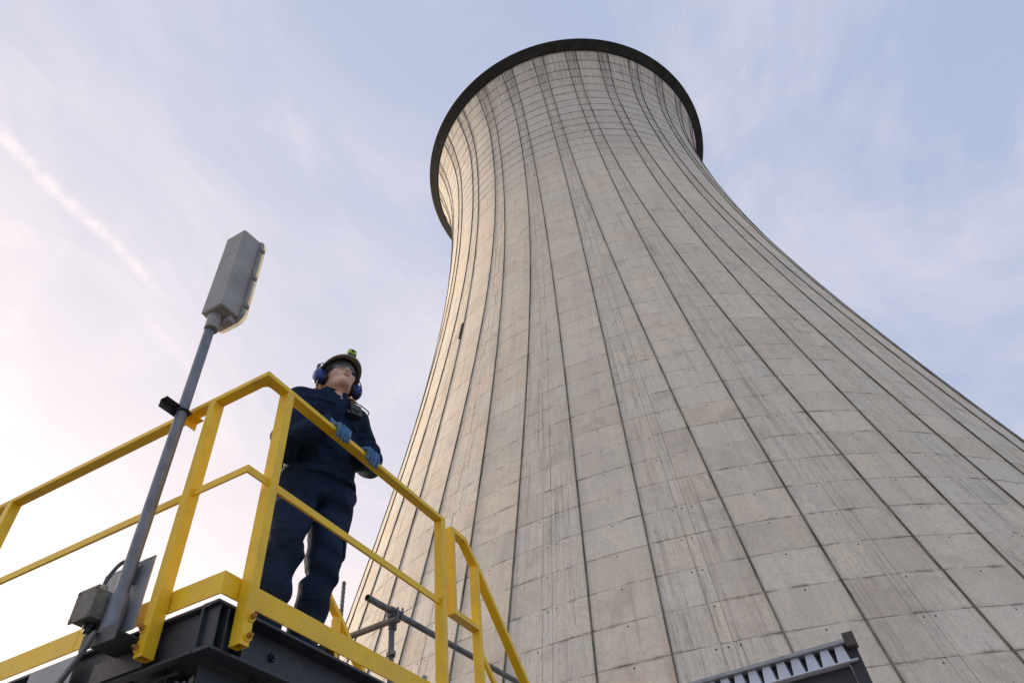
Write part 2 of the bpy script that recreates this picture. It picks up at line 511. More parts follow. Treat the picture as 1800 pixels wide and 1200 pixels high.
def panel_geo(r, kind, z0, z1, gap, off):
    """local panel about bay centre angle 0: verts (x,y,z), faces, uvs"""
    zz0, zz1 = z0 + gap, z1 - gap
    vs, uv = [], []
    def lim(z, kind):
        R = trad(z)
        hp = math.asin(WP / 2 / R)
        ht = PITCH - hp          # start of next plain bay measured from plain centre
        wm = 0.28 / R
        c = PITCH / 2
        g_ = gap / R
        if kind == 0: return -hp + g_ * 1.5, hp - g_ * 1.5
        if kind == 1: return hp + g_ * 1.5, c - wm - g_ * .6
        if kind == 2: return c - wm + g_ * .6, c + wm - g_ * .6
        return c + wm + g_ * .6, ht - g_ * 1.5
    nx = 4 if kind == 0 else (2 if kind != 2 else 1)
    ch = 0.010
    rows = [(zz0, -0.03, 0), (zz0 + ch, off, 1), (zz1 - ch, off, 1), (zz1, -0.03, 0)]
    for z, o, inn in rows:
        a0, a1 = lim(z, kind)
        R = trad(z)
        as_ = [a0] + [a0 + ch / R + (a1 - a0 - 2 * ch / R) * k / nx for k in range(nx + 1)] + [a1]
        for j, a in enumerate(as_):
            oo = -0.03 if j in (0, nx + 2) else o
            rr = R + oo
            vs.append((rr * math.cos(a), rr * math.sin(a), z + (0.012 * math.sin(j * 2.1 + r * 3.7 + kind * 1.3) if o == off and r > 0 else 0.0)))
            um = (a - (a0 + a1) / 2) * R
            if kind == 1: um = (a1 - a) * R - 0.25
            if kind == 3: um = (a - a0) * R - 0.25
            uv.append((um, z - z0))
    n = nx + 3
    fs = [(i * n + j, i * n + j + 1, (i + 1) * n + j + 1, (i + 1) * n + j) for i in range(3) for j in range(n - 1)]
    return vs, fs, uv

def uvset(me, uv, corners):
    lay = me.uv_layers.new(name='UVMap')
    arr = np.array([uv[i] for i in corners], dtype=np.float32).ravel()
    lay.data.foreach_set('uv', arr)

def proj(P):
    c = RC @ (np.asarray(P) - np.array([0, 0, CAMZ]))
    if c[2] > -0.1:
        return None
    return 900 - FPX * c[0] / c[2], 600 + FPX * c[1] / c[2]

cand = []
for r in range(NROW):
    z0, z1 = zrow(r), zrow(r + 1)
    zm, R = (z0 + z1) / 2, trad((z0 + z1) / 2)
    hp = math.asin(WP / 2 / R)
    for k in range(NB_):
        for kind in range(4):
            wm = 0.28 / R
            lo, hi = [(-hp, hp), (hp, PITCH / 2 - wm), (PITCH / 2 - wm, PITCH / 2 + wm), (PITCH / 2 + wm, PITCH - hp)][kind]
            a0, a1 = PH0 + k * PITCH + lo, PH0 + k * PITCH + hi
            am = (a0 + a1) / 2
            P = np.array([TCX + R * math.cos(am), TCY + R * math.sin(am), zm])
            slope = (trad(z1) - trad(z0)) / max(z1 - z0, .01)
            nrm = np.array([math.cos(am), math.sin(am), -slope])
            view = np.array([0, 0, CAMZ]) - P
            area = 0.0
            q = proj(P)
            if nrm @ view > 0 and q and 0 < q[0] < 1800 and 0 < q[1] < 1200:
                pts = [proj((TCX + trad(z) * math.cos(a), TCY + trad(z) * math.sin(a), z)) for a, z in ((a0, z0), (a1, z0), (a1, z1), (a0, z1))]
                area = abs(sum(pts[i][0] * pts[(i + 1) % 4][1] - pts[(i + 1) % 4][0] * pts[i][1] for i in range(4))) / 2
                if q[0] < 800 and q[1] > 900: area *= 0.4      # mostly behind the platform
            cand.append((area, r, k, kind))
cand.sort(reverse=True)
single = set(c[1:] for c in cand[:300])
shared = {}
stuff = {0: [[], [], [], []], 1: [[], [], [], []]}
for area, r, k, kind in sorted(cand, key=lambda c: c[1:]):
    z0, z1 = zrow(r), zrow(r + 1)
    if z1 - z0 < 0.2:
        continue
    ang = PH0 + k * PITCH
    tint = (random.random(), min(1, max(0, random.gauss(0.5, 0.33))), random.random())
    off = 0.035 + random.uniform(-0.012, 0.012)
    bi = 0 if kind == 0 else 1
    if (r, k, kind) in single:
        key = (r, kind)
        if key not in shared:
            vs, fs, uv = panel_geo(r, kind, z0, z1, 0.0035, 0.035)
            me = bpy.data.meshes.new('concrete_panel')
            me.from_pydata(vs, [], fs)
            uvset(me, uv, [i for f in fs for i in f])
            me.materials.append(M_PLAIN if bi == 0 else M_BOARD)
            shared[key] = me
        o = bpy.data.objects.new('concrete_panel', shared[key])
        COL.objects.link(o)
        o.parent = tower
        o.rotation_euler = (0, 0, ang)
        dr = off - 0.035
        am = ang + (0 if kind == 0 else PITCH / 2)
        o.location = (dr * math.cos(am), dr * math.sin(am), 0)
        o.color = (*tint, 1)
    else:
        vs, fs, uv = panel_geo(r, kind, z0, z1, 0.0035, off)
        S = stuff[bi]
        b = len(S[0])
        ca_, sa_ = math.cos(ang), math.sin(ang)
        S[0] += [(x * ca_ - y * sa_, x * sa_ + y * ca_, z) for x, y, z in vs]
        S[1] += [[b + i for i in f] for f in fs]
        S[2] += uv
        S[3] += [tint] * len(vs)
for bi, S in stuff.items():
    me = bpy.data.meshes.new('concrete_panels')
    me.from_pydata(S[0], [], S[1])
    uvset(me, S[2], [i for f in S[1] for i in f])
    a_ = me.attributes.new('tint', 'FLOAT_VECTOR', 'POINT')
    a_.data.foreach_set('vector', np.array(S[3], dtype=np.float32).ravel())
    me.materials.append(M_PLAIN if bi == 0 else M_BOARD)
    o = bpy.data.objects.new('concrete_panels', me)
    COL.objects.link(o)
    o.parent = tower
    o.color = (0, 0, 0, 1)
    o['kind'] = 'stuff'

# raised meridian ribs either side of every plain bay
rz = [zrow(i) for i in range(0, NROW + 1)]
rz = sorted(set(rz + [TH - 0.7]))
rib_me = {}
for sgn in (-1, 1):
    b = MB()
    path, sides = [], []
    for z in rz:
        R = trad(z)
        a = sgn * math.asin(WP / 2 / R)
        path.append((R * math.cos(a), R * math.sin(a), z))
        sides.append(((math.cos(a), math.sin(a), 0), (-math.sin(a), math.cos(a), 0)))
    b.sweep(path, [(-0.05, -0.055), (0.13, -0.035), (0.13, 0.035), (-0.05, 0.055)], sides)
    me = bpy.data.meshes.new('rib')
    me.from_pydata(b.v, [], b.f)
    bm = bmesh.new(); bm.from_mesh(me); bmesh.ops.recalc_face_normals(bm, faces=bm.faces); bm.to_mesh(me); bm.free()
    me.materials.append(MAT['moss_rib'])
    rib_me[sgn] = me
for k in range(NB_):
    for sgn in (-1, 1):
        o = bpy.data.objects.new('rib', rib_me[sgn])
        COL.objects.link(o)
        o.parent = tower
        o.rotation_euler = (0, 0, PH0 + k * PITCH)

# overhanging crown ledge with dark haunched underside
rm = MB()
rt = trad(TH)
prof = [(rt - 0.5, TH - 0.9), (rt + 0.02, TH - 0.9), (rt + 0.10, TH - 0.75), (T_RIM - 0.12, TH - 0.12), (T_RIM, TH), (T_RIM, TH + 0.16), (T_RIM - 0.25, TH + 0.2), (rt - 0.5, TH + 0.1)]
NR = 168
for k in range(NR):
    a = 2 * math.pi * k / NR
    for r_, z_ in prof:
        rm.v.append((TCX + r_ * math.cos(a), TCY + r_ * math.sin(a), z_))
n = len(prof)
for k in range(NR):
    k2 = (k + 1) % NR
    for j in range(n):
        j2 = (j + 1) % n
        rm.f.append([k * n + j, k2 * n + j, k2 * n + j2, k * n + j2])
rm.m = [0] * len(rm.f)
rm.build('rim_ledge', MAT['rim_dark'], tower, fix=True)
# short dark slot beside one rib
a_ = math.radians(156.75)
b = MB()
p0, p1 = [Vector((TCX + (trad(z) + 0.10) * math.cos(a_), TCY + (trad(z) + 0.10) * math.sin(a_), z)) for z in (55.2, 57.9)]
b.obox((p0 + p1) / 2, p1 - p0, (-math.sin(a_), math.cos(a_), 0), (math.cos(a_), math.sin(a_), 0), (p1 - p0).length / 2, 0.10, 0.10)
b.build('slot', MAT['black_slot'], tower)
# ------------------------------------------------------------------ platform with guardrail
OX, OY, OZ = 1.51164, 1.80905, 2.22404 + CAMZ     # outer top corner of the guardrail
def R3(x, y, z):
    return Vector((OX + x, OY + y, OZ + z))
class RB(MB):
    """MB with coordinates relative to the guardrail corner"""
    def rbox(s, x0, x1, y0, y1, z0, z1, mi=0):
        return s.box(R3(x0, y0, z0), R3(x1, y1, z1), mi)
    def rtube(s, pts, r, seg=12, mi=0, **k):
        return s.tube([R3(*p) for p in pts], r, seg, mi, **k)
GZ = -OZ                    # ground level in relative z
DK = -1.008                 # deck top
YEL, DST, GAL = MAT['yellow_paint'], MAT['dark_steel'], MAT['galvanised']

plat = empty('steel_platform', R3(0.7, 1.4, GZ), 'dark grey steel platform of channel beams that the worker stands on', 'platform')
def channel_x(b, x0, x1, yo, zt, zb, w=0.075, t=0.011):
    """channel along X, open towards -Y, outer flange tips at yo"""
    b.prism([R3(x0, yo, zt), R3(x0, yo, zt - t), R3(x0, yo + w - t, zt - t * 1.5), R3(x0, yo + w - t, zb + t * 1.5), R3(x0, yo, zb + t), R3(x0, yo, zb), R3(x0, yo + w, zb), R3(x0, yo + w, zt)], (x1 - x0, 0, 0))
def channel_y(b, y0, y1, xo, zt, zb, w=0.075, t=0.011):
    b.prism([R3(xo, y0, zt), R3(xo, y0, zt - t), R3(xo + w - t, y0, zt - t * 1.5), R3(xo + w - t, y0, zb + t * 1.5), R3(xo, y0, zb + t), R3(xo, y0, zb), R3(xo + w, y0, zb), R3(xo + w, y0, zt)], (0, y1 - y0, 0))
ZT, ZB = -1.010, -1.178
b = RB(); channel_x(b, 0.055, 1.50, 0.055, ZT, ZB); b.build('edge_beam', DST, plat, bevel=0.002)
b = RB(); channel_y(b, 0.1325, 3.3, 0.055, ZT - 0.002, ZB + 0.002, w=0.034); b.build('edge_beam', DST, plat, bevel=0.002)
b = RB(); channel_y(b, 0.1325, 3.3, 1.42, ZT - 0.002, ZB + 0.002); b.build('edge_beam', DST, plat, bevel=0.002)
for y in (0.75, 1.5, 2.25, 3.0):
    b = RB(); b.rbox(0.133, 1.415, y - 0.004, y + 0.004, ZB + 0.02, ZT - 0.02); b.rbox(0.133, 1.415, y - 0.035, y + 0.035, ZB + 0.012, ZB + 0.02)
    b.build('joist', DST, plat)
# corner stiffener plates beside the posts
for x in (0.112, 0.205, 1.36):
    b = RB(); b.rbox(x - 0.005, x + 0.005, 0.060, 0.1215, ZB + 0.012, ZT - 0.013); b.build('stiffener', DST, plat)
for y in (0.365, 1.70):
    b = RB(); b.rbox(0.058, 0.0775, y - 0.005, y + 0.005, ZB + 0.014, ZT - 0.015); b.build('stiffener', DST, plat)
b = RB(); b.rbox(0.0710, 0.0765, 0.060, 0.1318, ZB + 0.013, ZT - 0.013); b.build('end_plate', DST, plat, bevel=0.001)
b = RB(); b.rbox(0.1, 1.46, 0.1, 3.3, ZT + 0.0005, DK); b.build('deck_plate', DST, plat)
for x, y in ((0.26, 0.36), (1.25, 0.36), (0.26, 2.9), (1.25, 2.9)):
    b = RB()
    b.rbox(x - 0.075, x + 0.075, y - 0.075, y - 0.066, GZ, ZB + 0.01)
    b.rbox(x - 0.075, x + 0.075, y + 0.066, y + 0.075, GZ, ZB + 0.01)
    b.rbox(x - 0.004, x + 0.004, y - 0.066, y + 0.066, GZ, ZB + 0.01)
    b.rbox(x - 0.13, x + 0.13, y - 0.13, y + 0.13, GZ, GZ + 0.02)
    b.rbox(x - 0.14, x + 0.14, y - 0.11, y + 0.11, ZB - 0.012, ZB - 0.001)
    b.build('column', DST, plat, bevel=0.002)
# bolts in the web of the front beam
for x in (0.40, 0.78, 1.16):
    b = RB(); b.rtube([(x, 0.106, -1.085), (x, 0.1195, -1.085)], 0.017, 6); b.rtube([(x, 0.098, -1.085), (x, 0.108, -1.085)], 0.009, 8)
    b.build('bolt', DST, plat)

# guardrail
gr = empty('guardrail', R3(0.0, 0.0, -1.15), 'yellow steel guardrail with mid rail and toe board around the platform corner', 'guardrail')
PD = 0.05
def bolt(parent, c, axis, r=0.0105):
    b = MB()
    a = Vector(axis)
    b.tube([Vector(c) - a * 0.002, Vector(c) + a * 0.004], r * 1.75, 14)
    b.tube([Vector(c) + a * 0.004, Vector(c) + a * 0.013], r, 6, 1)
    b.tube([Vector(c) + a * 0.013, Vector(c) + a * 0.022], r * 0.55, 8, 1)
    b.build('bolt', [YEL, MAT['rust_bolt']], parent)
def hollow_post(b, x0, x1, y0, y1, z0, z1, t=0.004):
    b.rbox(x0, x1, y0, y1, z0 + 0.0, z1)
def post_x(x0, x1):
    b = RB()
    t = 0.004
    b.rbox(x0, x1, 0, PD, -1.02, -0.0255)
    # hollow open foot
    b.rbox(x0, x0 + t, 0, PD, -1.155, -1.02); b.rbox(x1 - t, x1, 0, PD, -1.155, -1.02)
    b.rbox(x0 + t, x1 - t, 0, t, -1.155, -1.02); b.rbox(x0 + t, x1 - t, PD - t, PD, -1.155, -1.02)
    p = b.build('post', YEL, gr, fix=True)
    for z in (-1.055, -1.122):
        bolt(p, R3(x1 - 0.012, 0, z), (0, -1, 0))
    return p
def post_y(y0, y1):
    b = RB()
    t = 0.004
    b.rbox(0, PD, y0, y1, -1.02, -0.0255)
    b.rbox(0, PD, y0, y0 + t, -1.155, -1.02); b.rbox(0, PD, y1 - t, y1, -1.155, -1.02)
    b.rbox(0, t, y0 + t, y1 - t, -1.155, -1.02); b.rbox(PD - t, PD, y0 + t, y1 - t, -1.155, -1.02)
    p = b.build('post', YEL, gr)
    for z in (-1.055, -1.122):
        bolt(p, R3(0, y1 - 0.012, z), (-1, 0, 0))
    return p
post_x(0.131, 0.171)
post_x(1.404, 1.444)
post_y(0.300, 0.340)
post_y(1.640, 1.680)
post_y(2.95, 2.99)
# top rail: one bent length, mitred at the corner, small fillet inside
b = RB()
h = -0.025
poly = [(0, 0), (1.444, 0), (1.444, PD), (PD + 0.022, PD), (PD + 0.007, PD + 0.007), (PD, PD + 0.022), (PD, 3.0), (0, 3.0)]
b.prism([R3(x, y, h) for x, y in poly], (0, 0, -h))
b.build('top_rail', YEL, gr, bevel=0.0025)
MZ = -0.487
b = RB()
poly = [(0.018, 0.018), (0.131, 0.018), (0.131, 0.026), (0.026, 0.026), (0.026, 0.300), (0.018, 0.300)]
b.prism([R3(x, y, MZ - 0.034) for x, y in poly], (0, 0, 0.034))
b.build('mid_rail', YEL, gr, bevel=0.0012)
b = RB(); b.rbox(0.171, 1.404, 0.018, 0.030, MZ - 0.034, MZ); b.build('mid_rail', YEL, gr, bevel=0.0012)
for y0, y1 in ((0.340, 1.640), (1.680, 2.95)):
    b = RB(); b.rbox(0.018, 0.030, y0, y1, MZ - 0.034, MZ); b.build('mid_rail', YEL, gr, bevel=0.0012)
TT, TB_ = -0.908, -0.992
b = RB()
poly = [(PD + 0.004, PD + 0.004), (1.43, PD + 0.004), (1.43, PD + 0.010), (PD + 0.010, PD + 0.010), (PD + 0.010, 0.775), (PD + 0.004, 0.775)]
b.prism([R3(x, y, TB_) for x, y in poly], (0, 0, TT - TB_))
b.build('toe_board', YEL, gr, bevel=0.001)
b = RB(); b.rbox(PD + 0.004, PD + 0.010, 0.778, 3.0, TB_, TT); b.build('toe_board', YEL, gr, bevel=0.001)
# weld lugs holding the toe board to the posts
for x in (0.151, 1.424):
    b = RB(); b.rbox(x - 0.012, x + 0.012, PD - 0.001, PD + 0.0045, TB_ + 0.01, TT - 0.01); b.build('lug', YEL, gr)

# stair handrails
def offset_path(p, h):
    out = []
    n = len(p)
    for i in range(n):
        if i == 0: d = (Vector(p[1]) - Vector(p[0])).normalized(); nrm = Vector((-d.y, d.x)); out.append((nrm, h))
        elif i == n - 1: d = (Vector(p[-1]) - Vector(p[-2])).normalized(); nrm = Vector((-d.y, d.x)); out.append((nrm, h))
        else:
            d1 = (Vector(p[i]) - Vector(p[i - 1])).normalized(); d2 = (Vector(p[i + 1]) - Vector(p[i])).normalized()
            n1, n2 = Vector((-d1.y, d1.x)), Vector((-d2.y, d2.x))
            m = (n1 + n2).normalized()
            out.append((m, h / max(0.3, m.dot(n1))))
    return out
def flat_bar(b, p, th, y0, y1):
    """rect bar along the X-Z polyline p"""
    of = offset_path([Vector(q) for q in p], th / 2)
    vs = []
    for q, (m, k) in zip(p, of):
        a, c = Vector(q) + m * k, Vector(q) - m * k
        vs += [R3(a.x, y0, a.y), R3(a.x, y1, a.y), R3(c.x, y1, c.y), R3(c.x, y0, c.y)]
    fs = []
    for i in range(len(p) - 1):
        for k in range(4):
            fs.append((i * 4 + k, i * 4 + (k + 1) % 4, i * 4 + 4 + (k + 1) % 4, i * 4 + 4 + k))
    fs += [(3, 2, 1, 0), tuple(len(vs) - 4 + k for k in range(4))]
    b.add(vs, fs)
slope = (0.152 - 0.647) / (2.336 - 1.817)
def handrail(y0, label):
    y1 = y0 + 0.05
    t = empty('stair_handrail', R3(1.79, y0, -1.15), label, 'handrail', 'yellow handrails of the platform stair')
    xe = 3.45
    b = RB(); flat_bar(b, [(1.775, -0.5165), (1.532, -0.5165), (1.532, -0.026), (1.670, -0.026), (1.800, -0.133), (xe, -0.133 + slope * (xe - 1.800))], 0.030, y0, y1)
    b.build('top_rail', YEL, t, bevel=0.002)
    b = RB(); b.rbox(1.7755, 1.8105, y0 + 0.001, y1 - 0.001, -1.30, -0.150); b.build('post', YEL, t, bevel=0.002)
    xp = 3.0
    zt = -0.133 + slope * (xp - 1.8)
    b = RB(); b.rbox(xp, xp + 0.035, y0 + 0.001, y1 - 0.001, zt - 1.2, zt - 0.035); b.build('post', YEL, t, bevel=0.002)
    b = RB(); flat_bar(b, [(1.8110, -0.62), (2.999, -0.62 + slope * 1.188)], 0.030, y0 + 0.015, y1 - 0.015); b.build('mid_rail', YEL, t, bevel=0.002)
handrail(0.0, 'yellow stair handrail with a closed loop end beside the guardrail end post')
handrail(1.0, 'yellow stair handrail seen behind the feet of the worker')
stair = empty('steel_stair', R3(2.6, 0.5, GZ), 'dark steel stair descending from the platform between yellow handrails', 'stair')
for y in (0.06, 0.96):
    b = RB()
    x1 = 1.52 + (DK - GZ) / -slope
    b.add([R3(1.52, y, -1.02), R3(1.52, y, -1.25), R3(x1, y, GZ), R3(x1 + 0.2, y, GZ), R3(1.52, y + 0.02, -1.02), R3(1.52, y + 0.02, -1.25), R3(x1, y + 0.02, GZ), R3(x1 + 0.2, y + 0.02, GZ)],
          [(0, 1, 2, 3), (7, 6, 5, 4), (0, 4, 5, 1), (1, 5, 6, 2), (2, 6, 7, 3), (3, 7, 4, 0)])
    b.build('stringer', DST, stair)
for i in range(13):
    z = DK - 0.2 * (i + 1)
    x = 1.60 + 0.2 * i / -slope * 1.0
    b = RB(); b.rbox(x, x + 0.23, 0.081, 0.959, z - 0.03, z); b.build('tread', DST, stair)

# ------------------------------------------------------------------ pole lamp
PX, PY = -0.045, 0.447
lp = empty('pole_lamp', R3(PX, PY, -1.09), 'grey pole lamp with a long upright housing clamped outside the yellow railing', 'lamp')
b = RB(); b.rtube([(PX, PY, -1.075), (PX, PY, 0.56)], 0.0242, 24); b.build('pole', GAL, lp, smooth=True)
b = RB(); b.rtube([(PX, PY, -1.085), (PX, PY, -0.925), (PX, PY, -0.918)], [0.0325, 0.0325, 0.029], 24); b.build('sleeve', GAL, lp, smooth=True)
# housing: long boxy back, spigot, seal flange, clear cover, clips
LX0, LX1, LY0, LY1, LZ0, LZ1 = -0.098, 0.018, 0.338, 0.492, 0.585, 1.245
b = RB()
def sect(z, ins):
    return [R3(LX0 + ins, LY0 + 0.010 + ins, z), R3(LX0 + ins, LY1 - 0.010 - ins, z), R3(LX1, LY1 - ins, z), R3(LX1, LY0 + ins, z)]
rings = [sect(LZ0, 0.006), sect(LZ0 + 0.006, 0.0), sect(LZ1 - 0.006, 0.0), sect(LZ1, 0.006)]
vs = [p for r_ in rings for p in r_]
fs = [(3, 2, 1, 0), (12, 13, 14, 15)] + [(i * 4 + k, i * 4 + (k + 1) % 4, i * 4 + 4 + (k + 1) % 4, i * 4 + 4 + k) for i in range(3) for k in range(4)]
b.add(vs, fs)
hs = b.build('housing', MAT['lamp_grey'], lp, bevel=0.004)
b = RB(); b.rtube([(PX, PY - 0.01, 0.49), (PX, PY - 0.01, 0.60)], [0.034, 0.036], 20); b.build('spigot', MAT['lamp_grey'], lp, smooth=True)
b = RB(); b.rbox(-0.02, 0.022, 0.36, 0.43, 0.545, 0.584); b.build('mounting_block', MAT['lamp_grey'], lp, bevel=0.003)
def rrect(y0, y1, z0, z1, r, n=6):
    out = []
    for cy, cz, a0 in ((y1 - r, z1 - r, 0), (y0 + r, z1 - r, 90), (y0 + r, z0 + r, 180), (y1 - r, z0 + r, 270)):
        for k in range(n + 1):
            a = math.radians(a0 + 90 * k / n)
            out.append((cy + r * math.cos(a), cz + r * math.sin(a)))
    return out
b = RB(); b.prism([R3(LX1 + 0.001, y, z) for y, z in rrect(LY0 - 0.022, LY1 + 0.022, LZ0 - 0.02, LZ1 + 0.012, 0.05)], (0.014, 0, 0)); b.build('seal_flange', MAT['lamp_grey'], lp, bevel=0.002)
gm = bpy.data.materials.new('clear_cover'); gm.use_nodes = True
_nt = gm.node_tree
_nt.nodes.clear()
_o = nd(_nt, 'ShaderNodeOutputMaterial'); _m = nd(_nt, 'ShaderNodeMixShader'); _m2 = nd(_nt, 'ShaderNodeMixShader')
_t = nd(_nt, 'ShaderNodeBsdfTransparent'); _t.inputs[0].default_value = (0.96, 0.92, 0.82, 1)
_tl = nd(_nt, 'ShaderNodeBsdfTranslucent'); _tl.inputs[0].default_value = (0.95, 0.84, 0.62, 1)
_g = nd(_nt, 'ShaderNodeBsdfGlossy'); _g.inputs['Roughness'].default_value = 0.2
_m.inputs[0].default_value = 0.55; _m2.inputs[0].default_value = 0.08
_nt.links.new(_t.outputs[0], _m.inputs[1]); _nt.links.new(_tl.outputs[0], _m.inputs[2])
_nt.links.new(_m.outputs[0], _m2.inputs[1]); _nt.links.new(_g.outputs[0], _m2.inputs[2]); _nt.links.new(_m2.outputs[0], _o.inputs[0])
b = RB()
xs = [(LX1 + 0.0155, 0.0), (LX1 + 0.032, 0.002), (LX1 + 0.040, 0.010)]
ring = []
for x, ins in xs:
    ring.append([R3(x, y, z) for y, z in rrect(LY0 - 0.020 + ins, LY1 + 0.020 - ins, LZ0 - 0.018 + ins, LZ1 + 0.010 - ins, 0.05)])
n = len(ring[0])
b.add([p for r_ in ring for p in r_], [(i * n + k, i * n + (k + 1) % n, i * n + n + (k + 1) % n, i * n + n + k) for i in range(2) for k in range(n)] + [[2 * n + k for k in range(n)]])
cv = b.build('cover', gm, lp, smooth=True)
b = RB()
for y in (0.385, 0.445):
    b.rtube([(LX1 + 0.025, y, LZ0 + 0.04), (LX1 + 0.025, y, LZ1 - 0.04)], 0.007, 8)
mat('tube_white', (0.75, 0.72, 0.66), 0.4)
b.build('tube', MAT['tube_white'], lp, smooth=True)
for z in (0.66, 0.90, 1.15):
    b = RB(); b.rbox(LX1 - 0.008, LX1 + 0.022, LY0 - 0.029, LY0 - 0.0225, z - 0.014, z + 0.014); b.rtube([(LX1 - 0.008, LY0 - 0.026, z - 0.014), (LX1 - 0.008, LY0 - 0.026, z + 0.014)], 0.004, 8)
    b.build('clip', MAT['clip_steel'], lp)
# clamp: angle stub under the rail and a U-bolt round the pole
b = RB()
b.prism([R3(-0.145, 0.475, -0.035), R3(-0.145, 0.475, -0.077), R3(-0.145, 0.4715, -0.077), R3(-0.145, 0.4715, -0.039), R3(-0.145, 0.436, -0.039), R3(-0.145, 0.436, -0.035)], (0.145, 0, 0))
b.build('clamp_angle', DST, lp)
b = RB()
b.prism([R3(0.0005, 0.475, -0.0355), R3(0.0005, 0.475, -0.077), R3(0.0005, 0.4715, -0.077), R3(0.0005, 0.4715, -0.039), R3(0.0005, 0.430, -0.039), R3(0.0005, 0.430, -0.0355)], (0.062, 0, 0))
b.build('clamp_angle', YEL, lp)
b = RB()
b.rtube([(PX + 0.030 * math.cos(a), PY + 0.030 * math.sin(a), -0.055) for a in [math.radians(t) for t in range(-200, 25, 15)]] , 0.0055, 8)
b.build('u_bolt', MAT['rubber_black'], lp, smooth=True)
# foot bracket
br = empty('foot_bracket', R3(PX, PY, -1.15), 'dark folded steel bracket holding the foot of the lamp pole', 'bracket')
b = RB()
b.rbox(-0.085, 0.050, 0.335, 0.505, -1.092, -1.0865); b.build('seat_plate', DST, br, bevel=0.001)
b = RB(); b.rbox(-0.0905, -0.0855, 0.335, 0.505, -1.118, -1.062); b.build('lip', DST, br, bevel=0.001)
b = RB(); b.prism([R3(-0.084, 0.505, -1.0855), R3(-0.084, 0.505, -1.045), R3(-0.03, 0.505, -1.03), R3(0.05, 0.505, -1.03), R3(0.05, 0.505, -1.0855)], (0, 0.005, 0)); b.build('side_plate', DST, br, bevel=0.001)
b = RB(); b.rbox(0.044, 0.054, 0.345, 0.60, -1.165, -1.093); b.build('back_plate', DST, br)

# metal sheet beside the pole
b = RB(); b.rbox(-0.0085, -0.0045, 0.372, 0.635, -1.045, -0.765)
pl_ = b.build('metal_plate', MAT['plate_metal'], None, loc=R3(-0.006, 0.5, -1.045))
tag(pl_, 'thin bare grey metal sheet standing behind the lamp pole foot', 'metal sheet')

# junction box on the rail foot
jb = empty('junction_box', R3(-0.09, 0.52, -1.06), 'small weathered cast junction box with cable loop beside the lamp pole', 'junction box')
b = RB(); b.rbox(-0.118, -0.034, 0.470, 0.562, -1.012, -0.905); b.build('box', MAT['box_cast'], jb, bevel=0.004)
b = RB(); b.rbox(-0.1255, -0.1185, 0.464, 0.568, -1.018, -0.899); b.build('lid', MAT['box_cast'], jb, bevel=0.003)
for y, z in ((0.475, -1.007), (0.557, -1.007), (0.475, -0.910), (0.557, -0.910)):
    b = RB(); b.rtube([(-0.1255, y, z), (-0.1295, y, z)], 0.005, 8); b.build('screw', MAT['clip_steel'], jb)
for z0, z1 in ((-1.0125, -1.045), (-0.9045, -0.872)):
    b = RB(); b.rtube([(-0.076, 0.516, z0), (-0.076, 0.516, (z0 + z1) / 2), (-0.076, 0.516, (z0 + z1) / 2), (-0.076, 0.516, z1)], [0.021, 0.021, 0.016, 0.015], 8); b.build('gland', MAT['brass_gland'] if z1 > -1 else MAT['rubber_black'], jb)
b = RB(); b.rbox(-0.033, -0.009, 0.49, 0.55, -1.06, -0.93); b.build('mounting_strap', DST, jb)
def spline(pts, n=8):
    out = []
    P = [Vector(p) for p in pts]
    for i in range(len(P) - 1):
        p0, p1, p2, p3 = P[max(i - 1, 0)], P[i], P[i + 1], P[min(i + 2, len(P) - 1)]
        for k in range(n):
            t = k / n
            out.append(0.5 * ((2 * p1) + (-p0 + p2) * t + (2 * p0 - 5 * p1 + 4 * p2 - p3) * t * t + (-p0 + 3 * p1 - 3 * p2 + p3) * t ** 3))
    return out + [P[-1]]
mat('cable_grey', (0.10, 0.10, 0.105), 0.5, 0, 0.15, 20)
b = RB(); b.rtube(spline([(-0.076, 0.516, -0.875), (-0.074, 0.510, -0.84), (-0.058, 0.49, -0.785), (-0.032, 0.470, -0.768), (-0.014, 0.455, -0.80), (-0.012, 0.45, -0.86)]), 0.0075, 8); b.build('cable', MAT['cable_grey'], jb, smooth=True)
b = RB(); b.rtube(spline([(-0.076, 0.516, -1.04), (-0.075, 0.512, -1.08), (-0.083, 0.50, -1.12), (-0.10, 0.52, -1.19), (-0.09, 0.60, -1.26), (-0.06, 0.72, -1.33)]), 0.0075, 8); b.build('cable', MAT['cable_grey'], jb, smooth=True)
b = RB(); b.rtube(spline([(-0.098, 0.438, -1.07), (-0.105, 0.44, -1.11), (-0.11, 0.47, -1.17), (-0.105, 0.55, -1.25), (-0.09, 0.68, -1.33)]), 0.0085, 8)
tag(b.build('loose_cable', MAT['cable_grey'], None, smooth=True, loc=R3(-0.1, 0.5, -1.2)), 'grey cable curving down from the lamp foot bracket along the dark beam', 'cable')

# second box and plate at the outer end of the beam
b = RB(); b.rbox(0.034, 0.040, 0.70, 0.95, -1.19, -1.03)
tag(b.build('cover_plate', MAT['plate_metal'], None, loc=R3(0.037, 0.8, -1.19)), 'grey cover plate bolted to the dark beam under the faded toe board', 'plate')
cg = empty('cable_gland', R3(0.0, 0.82, -1.17), 'dark cable gland sticking out of the grey cover plate on the beam', 'cable gland')
b = RB(); b.rtube([(0.034, 0.86, -1.135), (-0.02, 0.86, -1.135)], 0.026, 8); b.build('nut', MAT['box_cast'], cg)
b = RB(); b.rtube([(-0.0205, 0.86, -1.135), (-0.05, 0.86, -1.135)], [0.020, 0.016], 12); b.build('body', MAT['rubber_black'], cg)

